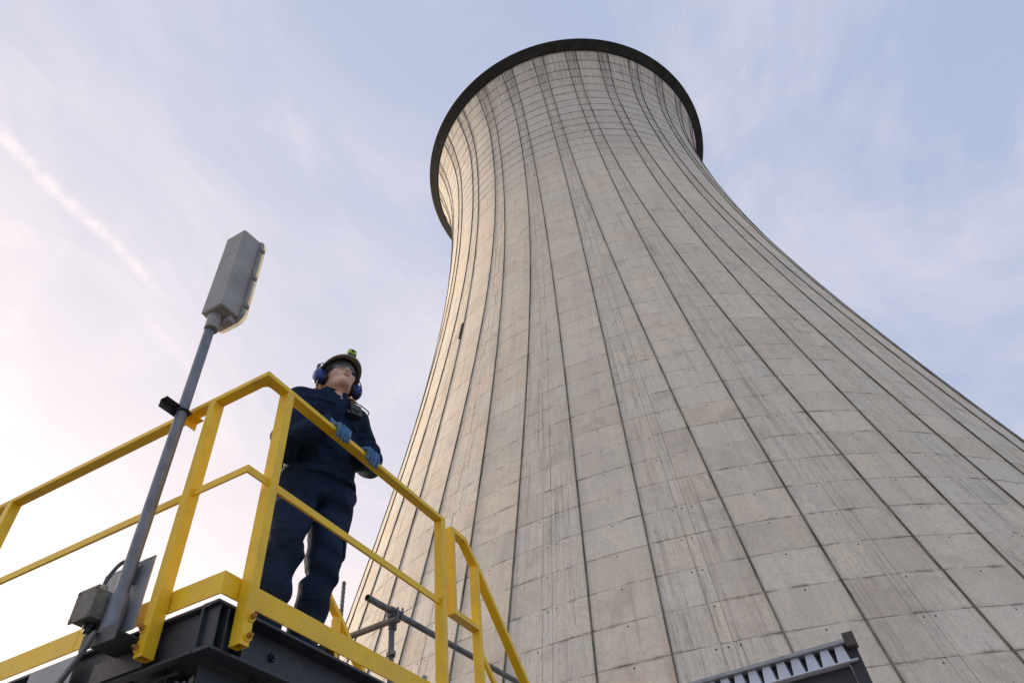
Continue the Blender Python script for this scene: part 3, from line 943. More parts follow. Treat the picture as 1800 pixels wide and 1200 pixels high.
# cable tray hung under the front beam
tr = empty('cable_tray', R3(0.6, 0.2, -1.32), 'dark slotted cable tray hanging under the front beam of the platform', 'cable tray')
for y in (0.155, 0.305):
    b = RB(); b.rbox(0.12, 1.45, y - 0.003, y + 0.003, -1.245, -1.19); b.build('side_rail', DST, tr)
for i in range(26):
    x = 0.15 + i * 0.05
    b = RB(); b.rbox(x, x + 0.022, 0.1585, 0.3015, -1.243, -1.238); b.build('rung', MAT['scaffold_steel'], tr)
for y, r_ in ((0.19, 0.013), (0.225, 0.010), (0.262, 0.015)):
    b = RB(); b.rtube(spline([(0.13, y, -1.237 + r_), (0.5, y + 0.006, -1.236 + r_), (0.9, y - 0.005, -1.237 + r_), (1.44, y, -1.237 + r_)], 6), r_, 8); b.build('cable', MAT['cable_grey'], tr, smooth=True)
for x in (0.34, 1.1):
    b = RB(); b.rbox(x, x + 0.03, 0.140, 0.1515, -1.25, -1.12); b.rbox(x, x + 0.03, 0.1515, 0.31, -1.255, -1.2465); b.build('hanger', DST, tr)

# ------------------------------------------------------------------ scaffold tubes beyond the stair
sf = empty('scaffold_frame', R3(2.652, 1.28, GZ), 'scaffold tubes joined by a coupler beyond the platform stair', 'scaffolding')
SZ = 0.268
b = RB(); b.rtube([(2.335, 1.222, SZ), (4.9, 1.10, SZ)], 0.0242, 20, inner=0.84); b.build('ledger_tube', MAT['scaffold_steel'], sf, smooth=True)
b = RB(); b.rtube([(2.645, 1.15, SZ - 0.056), (2.70, 2.35, SZ - 0.056)], 0.0242, 20, inner=0.84); b.build('transom_tube', MAT['scaffold_rusty'], sf, smooth=True)
b = RB(); b.rtube([(2.70, 1.262, SZ - 0.05), (2.70, 1.262, GZ)], 0.0242, 20); b.build('standard_tube', MAT['scaffold_steel'], sf, smooth=True)
b = RB(); b.rtube([(3.20, 1.30, SZ - 0.28), (3.20, 1.30, GZ)], 0.0242, 20); b.build('standard_tube', MAT['plate_metal'], sf, smooth=True)
b = RB()
for x in (2.60, 2.665):
    b.rtube([(x, 1.207, SZ), (x + 0.035, 1.205, SZ)], 0.034, 12)
b.rbox(2.61, 2.70, 1.17, 1.245, SZ - 0.040, SZ - 0.020)
b.rtube([(2.648, 1.165, SZ - 0.056), (2.651, 1.24, SZ - 0.056)], 0.033, 12)
b.rtube([(2.63, 1.16, SZ + 0.02), (2.63, 1.155, SZ - 0.09)], 0.009, 8)
b.rtube([(2.69, 1.16, SZ + 0.035), (2.69, 1.155, SZ - 0.06)], 0.009, 8)
b.rtube([(2.70, 1.255, SZ - 0.10), (2.70, 1.255, SZ - 0.03)], 0.034, 12)
b.build('coupler', MAT['scaffold_steel'], sf)
b = RB(); b.rtube([(2.70, 1.262, SZ - 0.30), (2.70, 1.262, SZ - 0.27)], 0.036, 12); b.rbox(2.66, 2.70, 1.215, 1.235, SZ - 0.30, SZ - 0.27); b.build('collar', MAT['scaffold_steel'], sf)
b = RB()
n_ = 60
b.rtube([(2.19, 1.328, 0.364 - 1.0 * k / n_) for k in range(n_ + 1)], [0.013 + 0.003 * (k % 2) for k in range(n_ + 1)], 8)
b.rtube([(2.19, 1.328, -0.6), (2.19, 1.328, GZ)], 0.0242, 12)
tag(b.build('threaded_jack', MAT['scaffold_steel'], None, loc=R3(2.19, 1.328, GZ)), 'upright threaded scaffold jack rod behind the lower handrail', 'scaffold jack')

# ------------------------------------------------------------------ steel shelter in front of the tower foot
SX = 11.0
sz_ = lambda e: CAMZ + SX * e
shl = empty('steel_shelter', (SX + 1.0, 1.5, 0), 'small black framed shelter with pale blue corrugated fascia below the tower', 'shelter')
ZF1, ZF0 = sz_(0.3445) - 0.07, sz_(0.3445) - 0.285
Y0s, Y1s = 0.17, 2.62
b = MB(); b.box((SX - 0.20, Y0s + 0.02, ZF1), (SX + 0.03, Y1s, ZF1 + 0.05)); b.build('cap_flashing', MAT['plate_metal'], shl, bevel=0.004)
# corrugated fascia: flared ribs, each a piece of its own, in front of a black backing that paints in the valley shade
pitch, dep = 0.207, 0.13
b = MB(); b.box((SX + 0.004, Y0s + 0.02, ZF0), (SX + 0.012, Y1s, ZF1 - 0.001)); b.build('backing', MAT['frame_black'], shl)
y = Y0s + 0.06
while y + pitch <= Y1s + 0.01:
    b = MB()
    yc = y + pitch / 2
    def sec(z, wf, wb):
        return [(SX + 0.003, yc - wb, z), (SX - dep, yc - wf, z), (SX - dep, yc + wf, z), (SX + 0.003, yc + wb, z)]
    b.add(sec(ZF0, 0.084, 0.101) + sec(ZF1 - 0.002, 0.056, 0.070), [(3, 2, 1, 0), (4, 5, 6, 7), (0, 1, 5, 4), (1, 2, 6, 5), (2, 3, 7, 6), (3, 0, 4, 7)])
    b.build('fascia_rib', MAT['cladding_blue'], shl, bevel=0.006)
    y += pitch
b = MB(); b.box((SX - 0.15, Y0s - 0.02, ZF0 - 0.016), (SX + 0.02, Y1s, ZF0 - 0.001)); b.build('drip_edge', MAT['cladding_blue'], shl)
b = MB(); b.box((SX + 0.02, Y0s + 0.12, ZF0 - 0.30), (SX + 0.14, Y1s, ZF0 - 0.017)); b.build('beam', MAT['frame_black'], shl)
for y in (Y0s - 0.06, Y1s + 0.02):
    b = MB(); b.box((SX - 0.06, y, 0), (SX + 0.11, y + 0.17, ZF1 - 0.02)); b.build('post', MAT['frame_black'], shl, bevel=0.005)
    for x in (SX + 2.4,):
        b = MB(); b.box((x, y, 0), (x + 0.15, y + 0.17, ZF0 - 0.3)); b.build('post', MAT['frame_black'], shl)
b = MB(); b.box((SX - 0.205, Y0s - 0.09, ZF1 - 0.06), (SX - 0.061, Y0s + 0.06, ZF1 + 0.12)); b.box((SX - 0.060, Y0s - 0.09, ZF1 - 0.015), (SX + 0.12, Y0s + 0.019, ZF1 + 0.12)); b.build('post_cap', MAT['cap_brown'], shl, bevel=0.004)
b = MB(); b.prism([(SX - 0.12, Y1s - 0.16, ZF1 + 0.02), (SX - 0.12, Y1s + 0.22, ZF1 - 0.10), (SX - 0.12, Y1s + 0.22, ZF1 - 0.22), (SX - 0.12, Y1s - 0.02, ZF1 - 0.10)], (0.2, 0, 0)); b.build('post_cap', MAT['cap_brown'], shl)
xx = SX + 0.15
while xx < SX + 2.5:          # roof sheets under the beam level
    b = MB()
    pr = [(0, 0.0), (0.04, 0.0), (0.07, -0.045), (0.15, -0.045), (0.18, 0.0), (pitch - 0.002, 0.0)]
    poly = [Vector((xx + u_, Y0s + 0.12, ZF0 - 0.02 + d)) for u_, d in pr]
    b.prism(poly + [p + Vector((0, 0, 0.003)) for p in reversed(poly)], (0, Y1s - Y0s - 0.12, 0))
    b.build('roof_sheet', MAT['cladding_blue'], shl)
    xx += pitch
# ------------------------------------------------------------------ worker
def snets(fn, lo, hi, h):
    """isosurface of a signed distance function by naive surface nets"""
    ax = [np.arange(a, b_ + h, h, dtype=np.float32) for a, b_ in zip(lo, hi)]
    X, Y, Z = np.meshgrid(*ax, indexing='ij')
    F = fn(X, Y, Z).astype(np.float32)
    nx, ny, nz = F.shape
    ins = F < 0
    acc = np.zeros((nx - 1, ny - 1, nz - 1, 3), np.float32)
    cnt = np.zeros((nx - 1, ny - 1, nz - 1), np.float32)
    for axi in range(3):
        sl0 = [slice(None)] * 3; sl1 = [slice(None)] * 3
        sl0[axi] = slice(0, -1); sl1[axi] = slice(1, None)
        A, Bv = F[tuple(sl0)], F[tuple(sl1)]
        cross = (A < 0) != (Bv < 0)
        t = np.where(cross, A / np.where(cross, A - Bv, 1), 0)
        pos = [None] * 3
        for k in range(3):
            pos[k] = (X, Y, Z)[k][tuple(sl0)] + (t * h if k == axi else 0)
        o1, o2 = [k for k in range(3) if k != axi]
        for d1 in (0, 1):
            for d2 in (0, 1):
                s = [slice(None)] * 3
                s[o1] = slice(d1, F.shape[o1] - 1 + d1)
                s[o2] = slice(d2, F.shape[o2] - 1 + d2)
                s = tuple(s)
                c = cross[s]
                cnt += c
                for k in range(3):
                    acc[..., k] += np.where(c, pos[k][s], 0)
    act = cnt > 0
    idx = -np.ones(act.shape, np.int64)
    idx[act] = np.arange(act.sum())
    V = acc[act] / cnt[act][:, None]
    faces = []
    for axi in range(3):
        o1, o2 = [(1, 2), (2, 0), (0, 1)][axi]
        s0 = [slice(1, -1)] * 3; s1 = [slice(1, -1)] * 3
        s0[axi] = slice(0, F.shape[axi] - 1); s1[axi] = slice(1, F.shape[axi])
        a, b_ = ins[tuple(s0)], ins[tuple(s1)]
        ch = np.argwhere(a != b_)
        fl = a[a != b_]
        off = np.ones(3, int); off[axi] = 0
        ch = ch + off
        def cell(d1, d2):
            c = ch.copy(); c[:, o1] -= d1; c[:, o2] -= d2
            return idx[c[:, 0], c[:, 1], c[:, 2]]
        q = np.stack([cell(1, 1), cell(0, 1), cell(0, 0), cell(1, 0)], 1)
        q[~fl] = q[~fl][:, ::-1]
        faces.append(q)
    Fq = np.concatenate(faces)
    Fq = Fq[(Fq >= 0).all(1)]
    return V, Fq

def cone(X, Y, Z, a, b_, ra, rb):
    a, b_ = np.array(a, float), np.array(b_, float)
    d = b_ - a
    L2 = float(d @ d)
    t = np.clip(((X - a[0]) * d[0] + (Y - a[1]) * d[1] + (Z - a[2]) * d[2]) / L2, 0, 1)
    return np.sqrt((X - a[0] - t * d[0]) ** 2 + (Y - a[1] - t * d[1]) ** 2 + (Z - a[2] - t * d[2]) ** 2) - (ra + (rb - ra) * t)
def ell(X, Y, Z, c, r):
    q = np.sqrt(((X - c[0]) / r[0]) ** 2 + ((Y - c[1]) / r[1]) ** 2 + ((Z - c[2]) / r[2]) ** 2)
    return (q - 1) * min(r)
def smin(a, b_, k):
    h = np.clip(0.5 + 0.5 * (b_ - a) / k, 0, 1)
    return b_ + (a - b_) * h - k * h * (1 - h)
def smax(a, b_, k):
    return -smin(-a, -b_, k)
def chain(X, Y, Z, pts, rs, k=0.02):
    d = None
    for i in range(len(pts) - 1):
        c = cone(X, Y, Z, pts[i], pts[i + 1], rs[i], rs[i + 1])
        d = c if d is None else smin(d, c, k)
    return d

def mesh_obj(name, V, Fq, mats, parent, base=None, mi=None, sub=0, smooth_it=0):
    org = R3(0, 0, 0)
    pb = Vector((0, 0, 0))
    p = parent
    while p is not None:
        pb += Vector(p.location)
        p = p.parent
    V = np.asarray(V, float) + np.array(org) - np.array(pb)
    me = bpy.data.meshes.new(name)
    me.from_pydata(V.tolist(), [], np.asarray(Fq).tolist())
    for m_ in (mats if isinstance(mats, (list, tuple)) else [mats]):
        me.materials.append(m_)
    if mi is not None:
        me.polygons.foreach_set('material_index', np.asarray(mi, dtype=np.int32))
    me.polygons.foreach_set('use_smooth', [True] * len(me.polygons))
    me.update()
    o = bpy.data.objects.new(name, me)
    COL.objects.link(o)
    o.parent = parent
    if smooth_it:
        s = o.modifiers.new('smooth', 'SMOOTH'); s.iterations = smooth_it; s.factor = 0.5
    return o

# ---- materials
mat('navy_cloth', (0.0135, 0.029, 0.062), 0.8, 0, 0.3, 5, 0.5, 700, (0.006, 0.009, 0.018), 0.5, 11.0, 0.12)
mat('navy_dark', (0.010, 0.016, 0.034), 0.85, 0, 0.25, 6, 0.5, 700, spec=0.25)
def folds(m, st, dist):
    nt = m.node_tree
    B = NB(nt)
    bs = nt.nodes['Principled BSDF']
    old = bs.inputs['Normal'].links[0].from_socket
    g = nd(nt, 'ShaderNodeNewGeometry')
    n1 = B.noise(g.outputs['Position'], 5.0, 2, 0.4, 1.6)
    rdg = B.math('SUBTRACT', 1.0, B.math('MULTIPLY', B.math('ABSOLUTE', B.math('SUBTRACT', n1, 0.5)), 5.0), clamp=True)
    bp = nd(nt, 'ShaderNodeBump')
    bp.inputs['Strength'].default_value = st
    bp.inputs['Distance'].default_value = dist
    B.link(B.math('ADD', B.math('MULTIPLY', B.math('POWER', rdg, 2.0), 0.6), B.noise(g.outputs['Position'], 7.0, 2, 0.4, 0.6)), bp.inputs['Height'])
    B.link(old, bp.inputs['Normal'])
    B.link(bp.outputs[0], bs.inputs['Normal'])
folds(MAT['navy_cloth'], 0.45, 0.03)
def skin_mat(name, col, var=0.08):
    m = mat(name, col, 0.5, 0, var, 14, 0.15, 260, spec=0.4)
    bs = m.node_tree.nodes['Principled BSDF']
    bs.inputs['Subsurface Weight'].default_value = 0.18
    bs.inputs['Subsurface Radius'].default_value = (0.012, 0.005, 0.003)
    bs.inputs['Subsurface Scale'].default_value = 0.6
    return m
skin_mat('skin', (0.76, 0.48, 0.36))
skin_mat('lips', (0.48, 0.19, 0.16))
mat('brow', (0.20, 0.12, 0.06), 0.8)
mat('eye_white', (0.70, 0.67, 0.63), 0.3)
mat('iris', (0.05, 0.07, 0.08), 0.2)
mat('ear_blue', (0.018, 0.042, 0.24), 0.38, 0, 0.15, 12, spec=0.5)
mat('black_plastic', (0.014, 0.014, 0.016), 0.45, 0, 0.2, 20)
mat('helmet_cream', (0.29, 0.25, 0.18), 0.45, 0, 0.1, 9, 0, 30, (0.22, 0.19, 0.14), 0.35, 30.0)
mat('lime', (0.46, 0.66, 0.05), 0.45, 0, 0.08, 20)
mat('glove_blue', (0.075, 0.19, 0.36), 0.75, 0, 0.3, 25, 0.6, 420, (0.28, 0.37, 0.46), 0.9, 36.0)
mat('hair_blond', (0.62, 0.37, 0.15), 0.5, 0, 0.3, 40)
mat('zip_metal', (0.45, 0.44, 0.42), 0.35, 0.7, 0.1, 30)

wk = empty('person', R3(0.64, 0.29, DK), 'person in navy work clothes, hard hat and blue ear defenders leaning on the yellow rail', 'person')

F2, L2 = np.array([-0.342, -0.940]), np.array([0.940, -0.342])    # body front and body left (plan)
tz = np.array([-0.30, -0.125, -0.06, 0.06, 0.17, 0.26, 0.315, 0.355, 0.39, 0.42])
tw = np.array([0.188, 0.190, 0.184, 0.176, 0.186, 0.198, 0.184, 0.130, 0.080, 0.066])
td = np.array([0.150, 0.150, 0.142, 0.130, 0.132, 0.125, 0.108, 0.088, 0.074, 0.066])
tcx = np.array([0.690, 0.690, 0.682, 0.660, 0.630, 0.617, 0.611, 0.608, 0.606, 0.605])
tcy = np.array([0.285, 0.280, 0.275, 0.262, 0.242, 0.220, 0.208, 0.198, 0.190, 0.186])
RSH, REL, RWR = (0.462, 0.262, 0.296), (0.418, 0.262, 0.000), (0.468, 0.055, 0.052)
LSH, LEL, LWR = (0.760, 0.152, 0.305), (0.925, 0.160, 0.125), (0.765, 0.040, 0.058)
def torso(X, Y, Z, grow=0.0):
    w, d = np.interp(Z, tz, tw) + grow, np.interp(Z, tz, td) + grow
    u, v = X - np.interp(Z, tz, tcx), Y - np.interp(Z, tz, tcy)
    l, f = u * L2[0] + v * L2[1], u * F2[0] + v * F2[1]
    ex = 2.35
    q = (np.abs(l / w) ** ex + np.abs(f / d) ** ex) ** (1 / ex)
    return (q - 1) * np.minimum(w, d), l, f
def waves(X, Y, Z):
    a = np.sin(31 * X + 24 * Z + 2.2 * np.sin(13 * Y - 9 * Z)) + 0.8 * np.sin(-44 * Z + 21 * Y + 1.7 * np.sin(17 * X + 5 * Z))
    return a + 0.5 * np.sin(63 * Z - 35 * X + 2.5 * np.sin(23 * Z + 11 * X))
def jacket_fn(X, Y, Z):
    t, l, f = torso(X, Y, Z)
    # blouse over the hem band
    ra = chain(X, Y, Z, [RSH, REL, (REL[0] * .45 + RWR[0] * .55, REL[1] * .45 + RWR[1] * .55, REL[2] * .45 + RWR[2] * .55), RWR], [0.083, 0.068, 0.060, 0.050], 0.03)
    la = chain(X, Y, Z, [LSH, LEL, (LEL[0] * .45 + LWR[0] * .55, LEL[1] * .45 + LWR[1] * .55, LEL[2] * .45 + LWR[2] * .55), LWR], [0.083, 0.068, 0.064, 0.060], 0.03)
    d = smin(t, ra, 0.05)
    d = smin(d, la, 0.05)
    # folds: stronger round the elbows and waist
    el = np.exp(-((X - REL[0]) ** 2 + (Y - REL[1]) ** 2 + (Z - REL[2]) ** 2) / 0.018) + np.exp(-((X - LEL[0]) ** 2 + (Y - LEL[1]) ** 2 + (Z - LEL[2]) ** 2) / 0.018)
    ws = np.exp(-((Z + 0.03) / 0.07) ** 2)
    d = d + waves(X, Y, Z) * (0.0026 + 0.0036 * el + 0.0034 * ws)
    # button placket and yoke seam standing a little proud
    front = (f > 0)
    d = d - np.where(front & (np.abs(l - 0.012) < 0.028) & (Z < 0.335), 0.0045, 0.0)
    d = smax(d, (-0.128 - Z) + 0.006 * np.sin(14 * X + 9 * Y), 0.008)
    # neck opening and sleeve mouths
    d = smax(d, -cone(X, Y, Z, (0.605, 0.186, 0.375), (0.604, 0.165, 0.55), 0.052, 0.075), 0.006)
    rd = np.array(RWR) - np.array([REL[0], REL[1], REL[2]]); rd /= np.linalg.norm(rd)
    dr = (X - RWR[0]) * rd[0] + (Y - RWR[1]) * rd[1] + (Z - RWR[2]) * rd[2]
    d = np.where((np.abs(X - RWR[0]) < 0.09) & (Y < 0.13) & (Z > -0.03) & (Z < 0.13), np.maximum(d, dr - 0.020), d)
    ld = np.array(LWR) - np.array(LEL); ld /= np.linalg.norm(ld)
    dl = (X - LWR[0]) * ld[0] + (Y - LWR[1]) * ld[1] + (Z - LWR[2]) * ld[2]
    d = np.where((np.abs(X - LWR[0]) < 0.09) & (Y < 0.11) & (Z > -0.03) & (Z < 0.14), np.maximum(d, dl - 0.020), d)
    return d
V, Fq = snets(jacket_fn, (0.26, -0.06, -0.17), (1.03, 0.50, 0.42), 0.0072)
jk = mesh_obj('jacket', V, Fq, MAT['navy_cloth'], wk, smooth_it=2)

def surf(z, l, out=0.0):
    """point on the torso surface (front side) at height z and lateral l"""
    w, d = np.interp(z, tz, tw), np.interp(z, tz, td)
    f = d * max(0.0, 1 - abs(l / w) ** 2.35) ** (1 / 2.35) + out
    cx, cy = np.interp(z, tz, tcx), np.interp(z, tz, tcy)
    return Vector((cx + l * L2[0] + f * F2[0], cy + l * L2[1] + f * F2[1], z))
def RV(v):
    return R3(*v)
def patch(name, z0, z1, l0, l1, out, m, parent, n=5, thick=0.004):
    b = MB()
    vs = []
    for o_ in (out + thick, out):
        for i in range(2):
            for k in range(n + 1):
                vs.append(RV(surf(z0 + (z1 - z0) * i, l0 + (l1 - l0) * k / n, o_)))
    N = n + 1
    fs = []
    for k in range(n):
        fs.append((k, k + 1, N + k + 1, N + k))
        fs.append((2 * N + k + 1, 2 * N + k, 3 * N + k, 3 * N + k + 1))
        fs.append((k + 1, k, 2 * N + k, 2 * N + k + 1))
        fs.append((N + k, N + k + 1, 3 * N + k + 1, 3 * N + k))
    fs += [(0, N, 3 * N, 2 * N), (N + n, n, 2 * N + n, 3 * N + n)]
    b.add(vs, fs)
    return b.build(name, m, parent, smooth=False)
patch('pocket_flap', 0.190, 0.250, -0.150, -0.045, 0.004, MAT['navy_cloth'], jk)
patch('pocket_flap', 0.190, 0.250, 0.060, 0.150, 0.004, MAT['navy_cloth'], jk)
patch('yoke', 0.268, 0.274, -0.170, -0.02, 0.003, MAT['navy_dark'], jk, 8)
patch('hem_band', -0.122, -0.085, -0.19, 0.19, 0.004, MAT['navy_cloth'], jk, 14)
for z in (0.325, 0.225, 0.12, 0.02):
    b = MB(); p = RV(surf(z, 0.012, 0.006)); q = RV(surf(z, 0.012, 0.011)); b.tube([p, q], 0.006, 10); b.build('stud', MAT['zip_metal'] if z > 0.3 else MAT['navy_dark'], jk)
b = MB(); p = RV(surf(0.215, -0.10, 0.007)); q = RV(surf(0.215, -0.10, 0.012)); b.tube([p, q], 0.005, 10); b.build('stud', MAT['navy_dark'], jk)
# stand-up collar, open at the throat
b = MB()
cols = []
n = 30
for i in range(n + 1):
    a = math.radians(12 + 336 * i / n)          # 0 = front
    for zz, rr in ((0.345, 0.074), (0.385, 0.068), (0.412, 0.066), (0.412, 0.060), (0.345, 0.064)):
        l_, f_ = math.sin(a) * rr, math.cos(a) * rr
        dz = -0.022 * math.cos(a)
        cols.append(RV((0.604 + l_ * L2[0] + f_ * F2[0], 0.180 - (zz - 0.345) * 0.25 + l_ * L2[1] + f_ * F2[1], zz + dz)))
b.add(cols, [(i * 5 + k, i * 5 + (k + 1) % 5, i * 5 + 5 + (k + 1) % 5, i * 5 + 5 + k) for i in range(n) for k in range(5)] + [(4, 3, 2, 1, 0), tuple(n * 5 + k for k in range(5))])
b.build('collar', MAT['navy_dark'], jk, smooth=True)

# ---- trousers
HR, HL = (0.594, 0.322, -0.14), (0.782, 0.254, -0.14)
KR, KL = (0.502, 0.255, -0.555), (0.715, 0.212, -0.555)
AR, AL = (0.492, 0.315, -0.93), (0.706, 0.280, -0.93)
def trouser_fn(X, Y, Z):
    mid = lambda a, b_, t: tuple(p * (1 - t) + q * t for p, q in zip(a, b_))
    r = chain(X, Y, Z, [HR, mid(HR, KR, .5), KR, mid(KR, AR, .45), AR], [0.108, 0.094, 0.080, 0.078, 0.082], 0.03)
    l = chain(X, Y, Z, [HL, mid(HL, KL, .5), KL, mid(KL, AL, .45), AL], [0.108, 0.090, 0.073, 0.071, 0.076], 0.03)
    t, _, _ = torso(X, Y, Z, -0.012)
    t = smax(smax(t, Z + 0.06, 0.02), -0.235 - Z, 0.04)
    d = smin(r, l, 0.010)
    d = smin(d, t, 0.04)
    kn = np.exp(-((Z + 0.58) / 0.10) ** 2) + 0.9 * np.exp(-((Z + 0.86) / 0.08) ** 2) + 0.6 * np.exp(-((Z + 0.25) / 0.07) ** 2)
    d = d + waves(X * 1.0, Y, Z * 1.0) * (0.0022 + 0.0042 * kn) + 0.004 * np.sin(58 * Z + 30 * X) * np.exp(-((Z + 0.90) / 0.06) ** 2)
    return smax(d, -0.955 - Z, 0.006)
V, Fq = snets(trouser_fn, (0.36, 0.10, -0.975), (0.93, 0.50, -0.04), 0.0085)
ts = mesh_obj('trousers', V, Fq, MAT['navy_cloth'], wk, smooth_it=2)
def cargo(side, c, r, zc):
    b = MB()
    n = 6
    vs = []
    for o_ in (0.012, 0.0):
        for zz in (zc - 0.085, zc + 0.085):
            for k in range(n + 1):
                a = math.radians(-45 + 90 * k / n) + (math.pi if side < 0 else 0) + math.atan2(L2[1], L2[0])
                vs.append(R3(c[0] + (r + o_) * math.cos(a), c[1] + (r + o_) * math.sin(a), zz))
    N = n + 1
    fs = []
    for k in range(n):
        fs += [(k, k + 1, N + k + 1, N + k), (2 * N + k + 1, 2 * N + k, 3 * N + k, 3 * N + k + 1), (k + 1, k, 2 * N + k, 2 * N + k + 1), (N + k, N + k + 1, 3 * N + k + 1, 3 * N + k)]
    fs += [(0, N, 3 * N, 2 * N), (N + n, n, 2 * N + n, 3 * N + n)]
    b.add(vs, fs)
    b.build('cargo_pocket', MAT['navy_cloth'], ts, bevel=0.004)
cargo(-1, (0.545, 0.288), 0.092, -0.40)
cargo(1, (0.741, 0.230), 0.084, -0.40)

# ---- boots
for A_, yaw in ((AR, -14), (AL, 12)):
    ang = math.radians(250 + yaw)
    fx, fy = math.cos(ang), math.sin(ang)
    b = MB()
    prof_ = [(-0.085, 0.036, 0.115), (-0.06, 0.042, 0.14), (0.02, 0.045, 0.13), (0.07, 0.047, 0.085), (0.13, 0.050, 0.070), (0.175, 0.044, 0.058), (0.195, 0.026, 0.040)]
    vs, m_ = [], 10
    for s, w, hh in prof_:
        for k in range(m_):
            a = 2 * math.pi * k / m_
            lx = w * math.cos(a)
            zz = max(0.0, hh * (0.5 + 0.5 * math.sin(a)) if math.sin(a) > -0.6 else 0.0)
            vs.append(R3(A_[0] + fx * s - fy * lx, A_[1] - 0.0 + fy * s + fx * lx, DK + 0.001 + zz))
    fs = [(i * m_ + k, i * m_ + (k + 1) % m_, (i + 1) * m_ + (k + 1) % m_, (i + 1) * m_ + k) for i in range(len(prof_) - 1) for k in range(m_)]
    fs += [list(range(m_))[::-1], [(len(prof_) - 1) * m_ + k for k in range(m_)]]
    b.add(vs, fs)
    b.build('boot', MAT['black_plastic'], wk, smooth=True)

# ---- head frame
HC = np.array([0.600, 0.150, 0.488])
az, pit, rol = math.radians(246), math.radians(15), math.radians(-3)
f0, l0, u0 = np.array([math.cos(az), math.sin(az), 0]), np.array([-math.sin(az), math.cos(az), 0]), np.array([0, 0, 1.0])
HF = f0 * math.cos(pit) + u0 * math.sin(pit)
HU_ = u0 * math.cos(pit) - f0 * math.sin(pit)
HLv = l0 * math.cos(rol) + HU_ * math.sin(rol)
HU = HU_ * math.cos(rol) - l0 * math.sin(rol)
def H(l, f, u):
    return RV(HC + HLv * l + HF * f + HU * u)
def head_fn(X, Y, Z):
    # X=l, Y=f, Z=u in the head frame
    A = np.abs(X)
    d = ell(X, Y, Z, (0, -0.012, 0.035), (0.074, 0.094, 0.088))
    d = smin(d, ell(X, Y, Z, (0, 0.022, -0.035), (0.060, 0.068, 0.078)), 0.03)
    d = smin(d, cone(A, Y, Z, (0.048, -0.005, -0.062), (0.016, 0.066, -0.098), 0.017, 0.017), 0.030)     # jaw line
    d = smin(d, ell(X, Y, Z, (0, 0.076, -0.098), (0.021, 0.017, 0.017)), 0.020)                            # chin
    d = smin(d, ell(A, Y, Z, (0.040, 0.062, -0.028), (0.024, 0.022, 0.022)), 0.025)                        # cheeks
    d = smin(d, cone(A, Y, Z, (0.010, 0.088, 0.024), (0.046, 0.070, 0.022), 0.010, 0.008), 0.014)          # brow
    d = smax(d, -ell(A, Y, Z, (0.032, 0.098, 0.004), (0.017, 0.014, 0.011)), 0.012)                        # eye sockets
    d = smin(d, ell(A, Y, Z, (0.032, 0.0785, 0.003), (0.0145, 0.0125, 0.0125)), 0.003)                     # lids
    d = smin(d, cone(X, Y, Z, (0, 0.090, 0.010), (0, 0.106, -0.027), 0.0075, 0.0105), 0.010)               # nose
    d = smin(d, ell(A, Y, Z, (0.0105, 0.097, -0.031), (0.0080, 0.009, 0.0075)), 0.006)
    d = smax(d, -ell(A, Y, Z, (0.0062, 0.1025, -0.0395), (0.0042, 0.0055, 0.005)), 0.002)                   # nostrils
    d = smin(d, ell(X, Y, Z, (0, 0.084, -0.062), (0.024, 0.015, 0.018)), 0.012)                            # mouth mound
    d = smin(d, ell(X, Y, Z, (0, 0.0940, -0.0575), (0.020, 0.006, 0.0042)), 0.004)                         # upper lip
    d = smin(d, ell(X, Y, Z, (0, 0.0938, -0.0680), (0.0175, 0.0068, 0.0050)), 0.004)                        # lower lip
    d = smax(d, -cone(A, Y, Z, (0.0, 0.1035, -0.0628), (0.022, 0.094, -0.0622), 0.0018, 0.0014), 0.002)
    d = smax(d, -ell(X, Y, Z, (0, 0.097, -0.083), (0.016, 0.006, 0.006)), 0.010)                           # under the lip
    # neck
    d = smin(d, cone(X, Y, Z, (0, -0.022, -0.055), (0.003, -0.050, -0.185), 0.047, 0.050), 0.025)
    return d
V, Fq = snets(head_fn, (-0.085, -0.115, -0.20), (0.085, 0.135, 0.13), 0.0028)
cen = V[Fq].mean(1)
mi = np.zeros(len(Fq), int)
lip = (cen[:, 1] > 0.086) & (((cen[:, 0] / 0.021) ** 2 + ((cen[:, 2] + 0.0628) / 0.0115) ** 2) < 1)
mi[lip] = 1
brow = (cen[:, 1] > 0.06) & (np.abs(cen[:, 2] - 0.0235 - 0.10 * (0.035 - np.abs(np.abs(cen[:, 0]) - 0.035)) * 0.4) < 0.0036) & (np.abs(cen[:, 0]) > 0.013) & (np.abs(cen[:, 0]) < 0.052)
mi[brow] = 2
Vh = HC + V[:, :1] * HLv + V[:, 1:2] * HF + V[:, 2:3] * HU
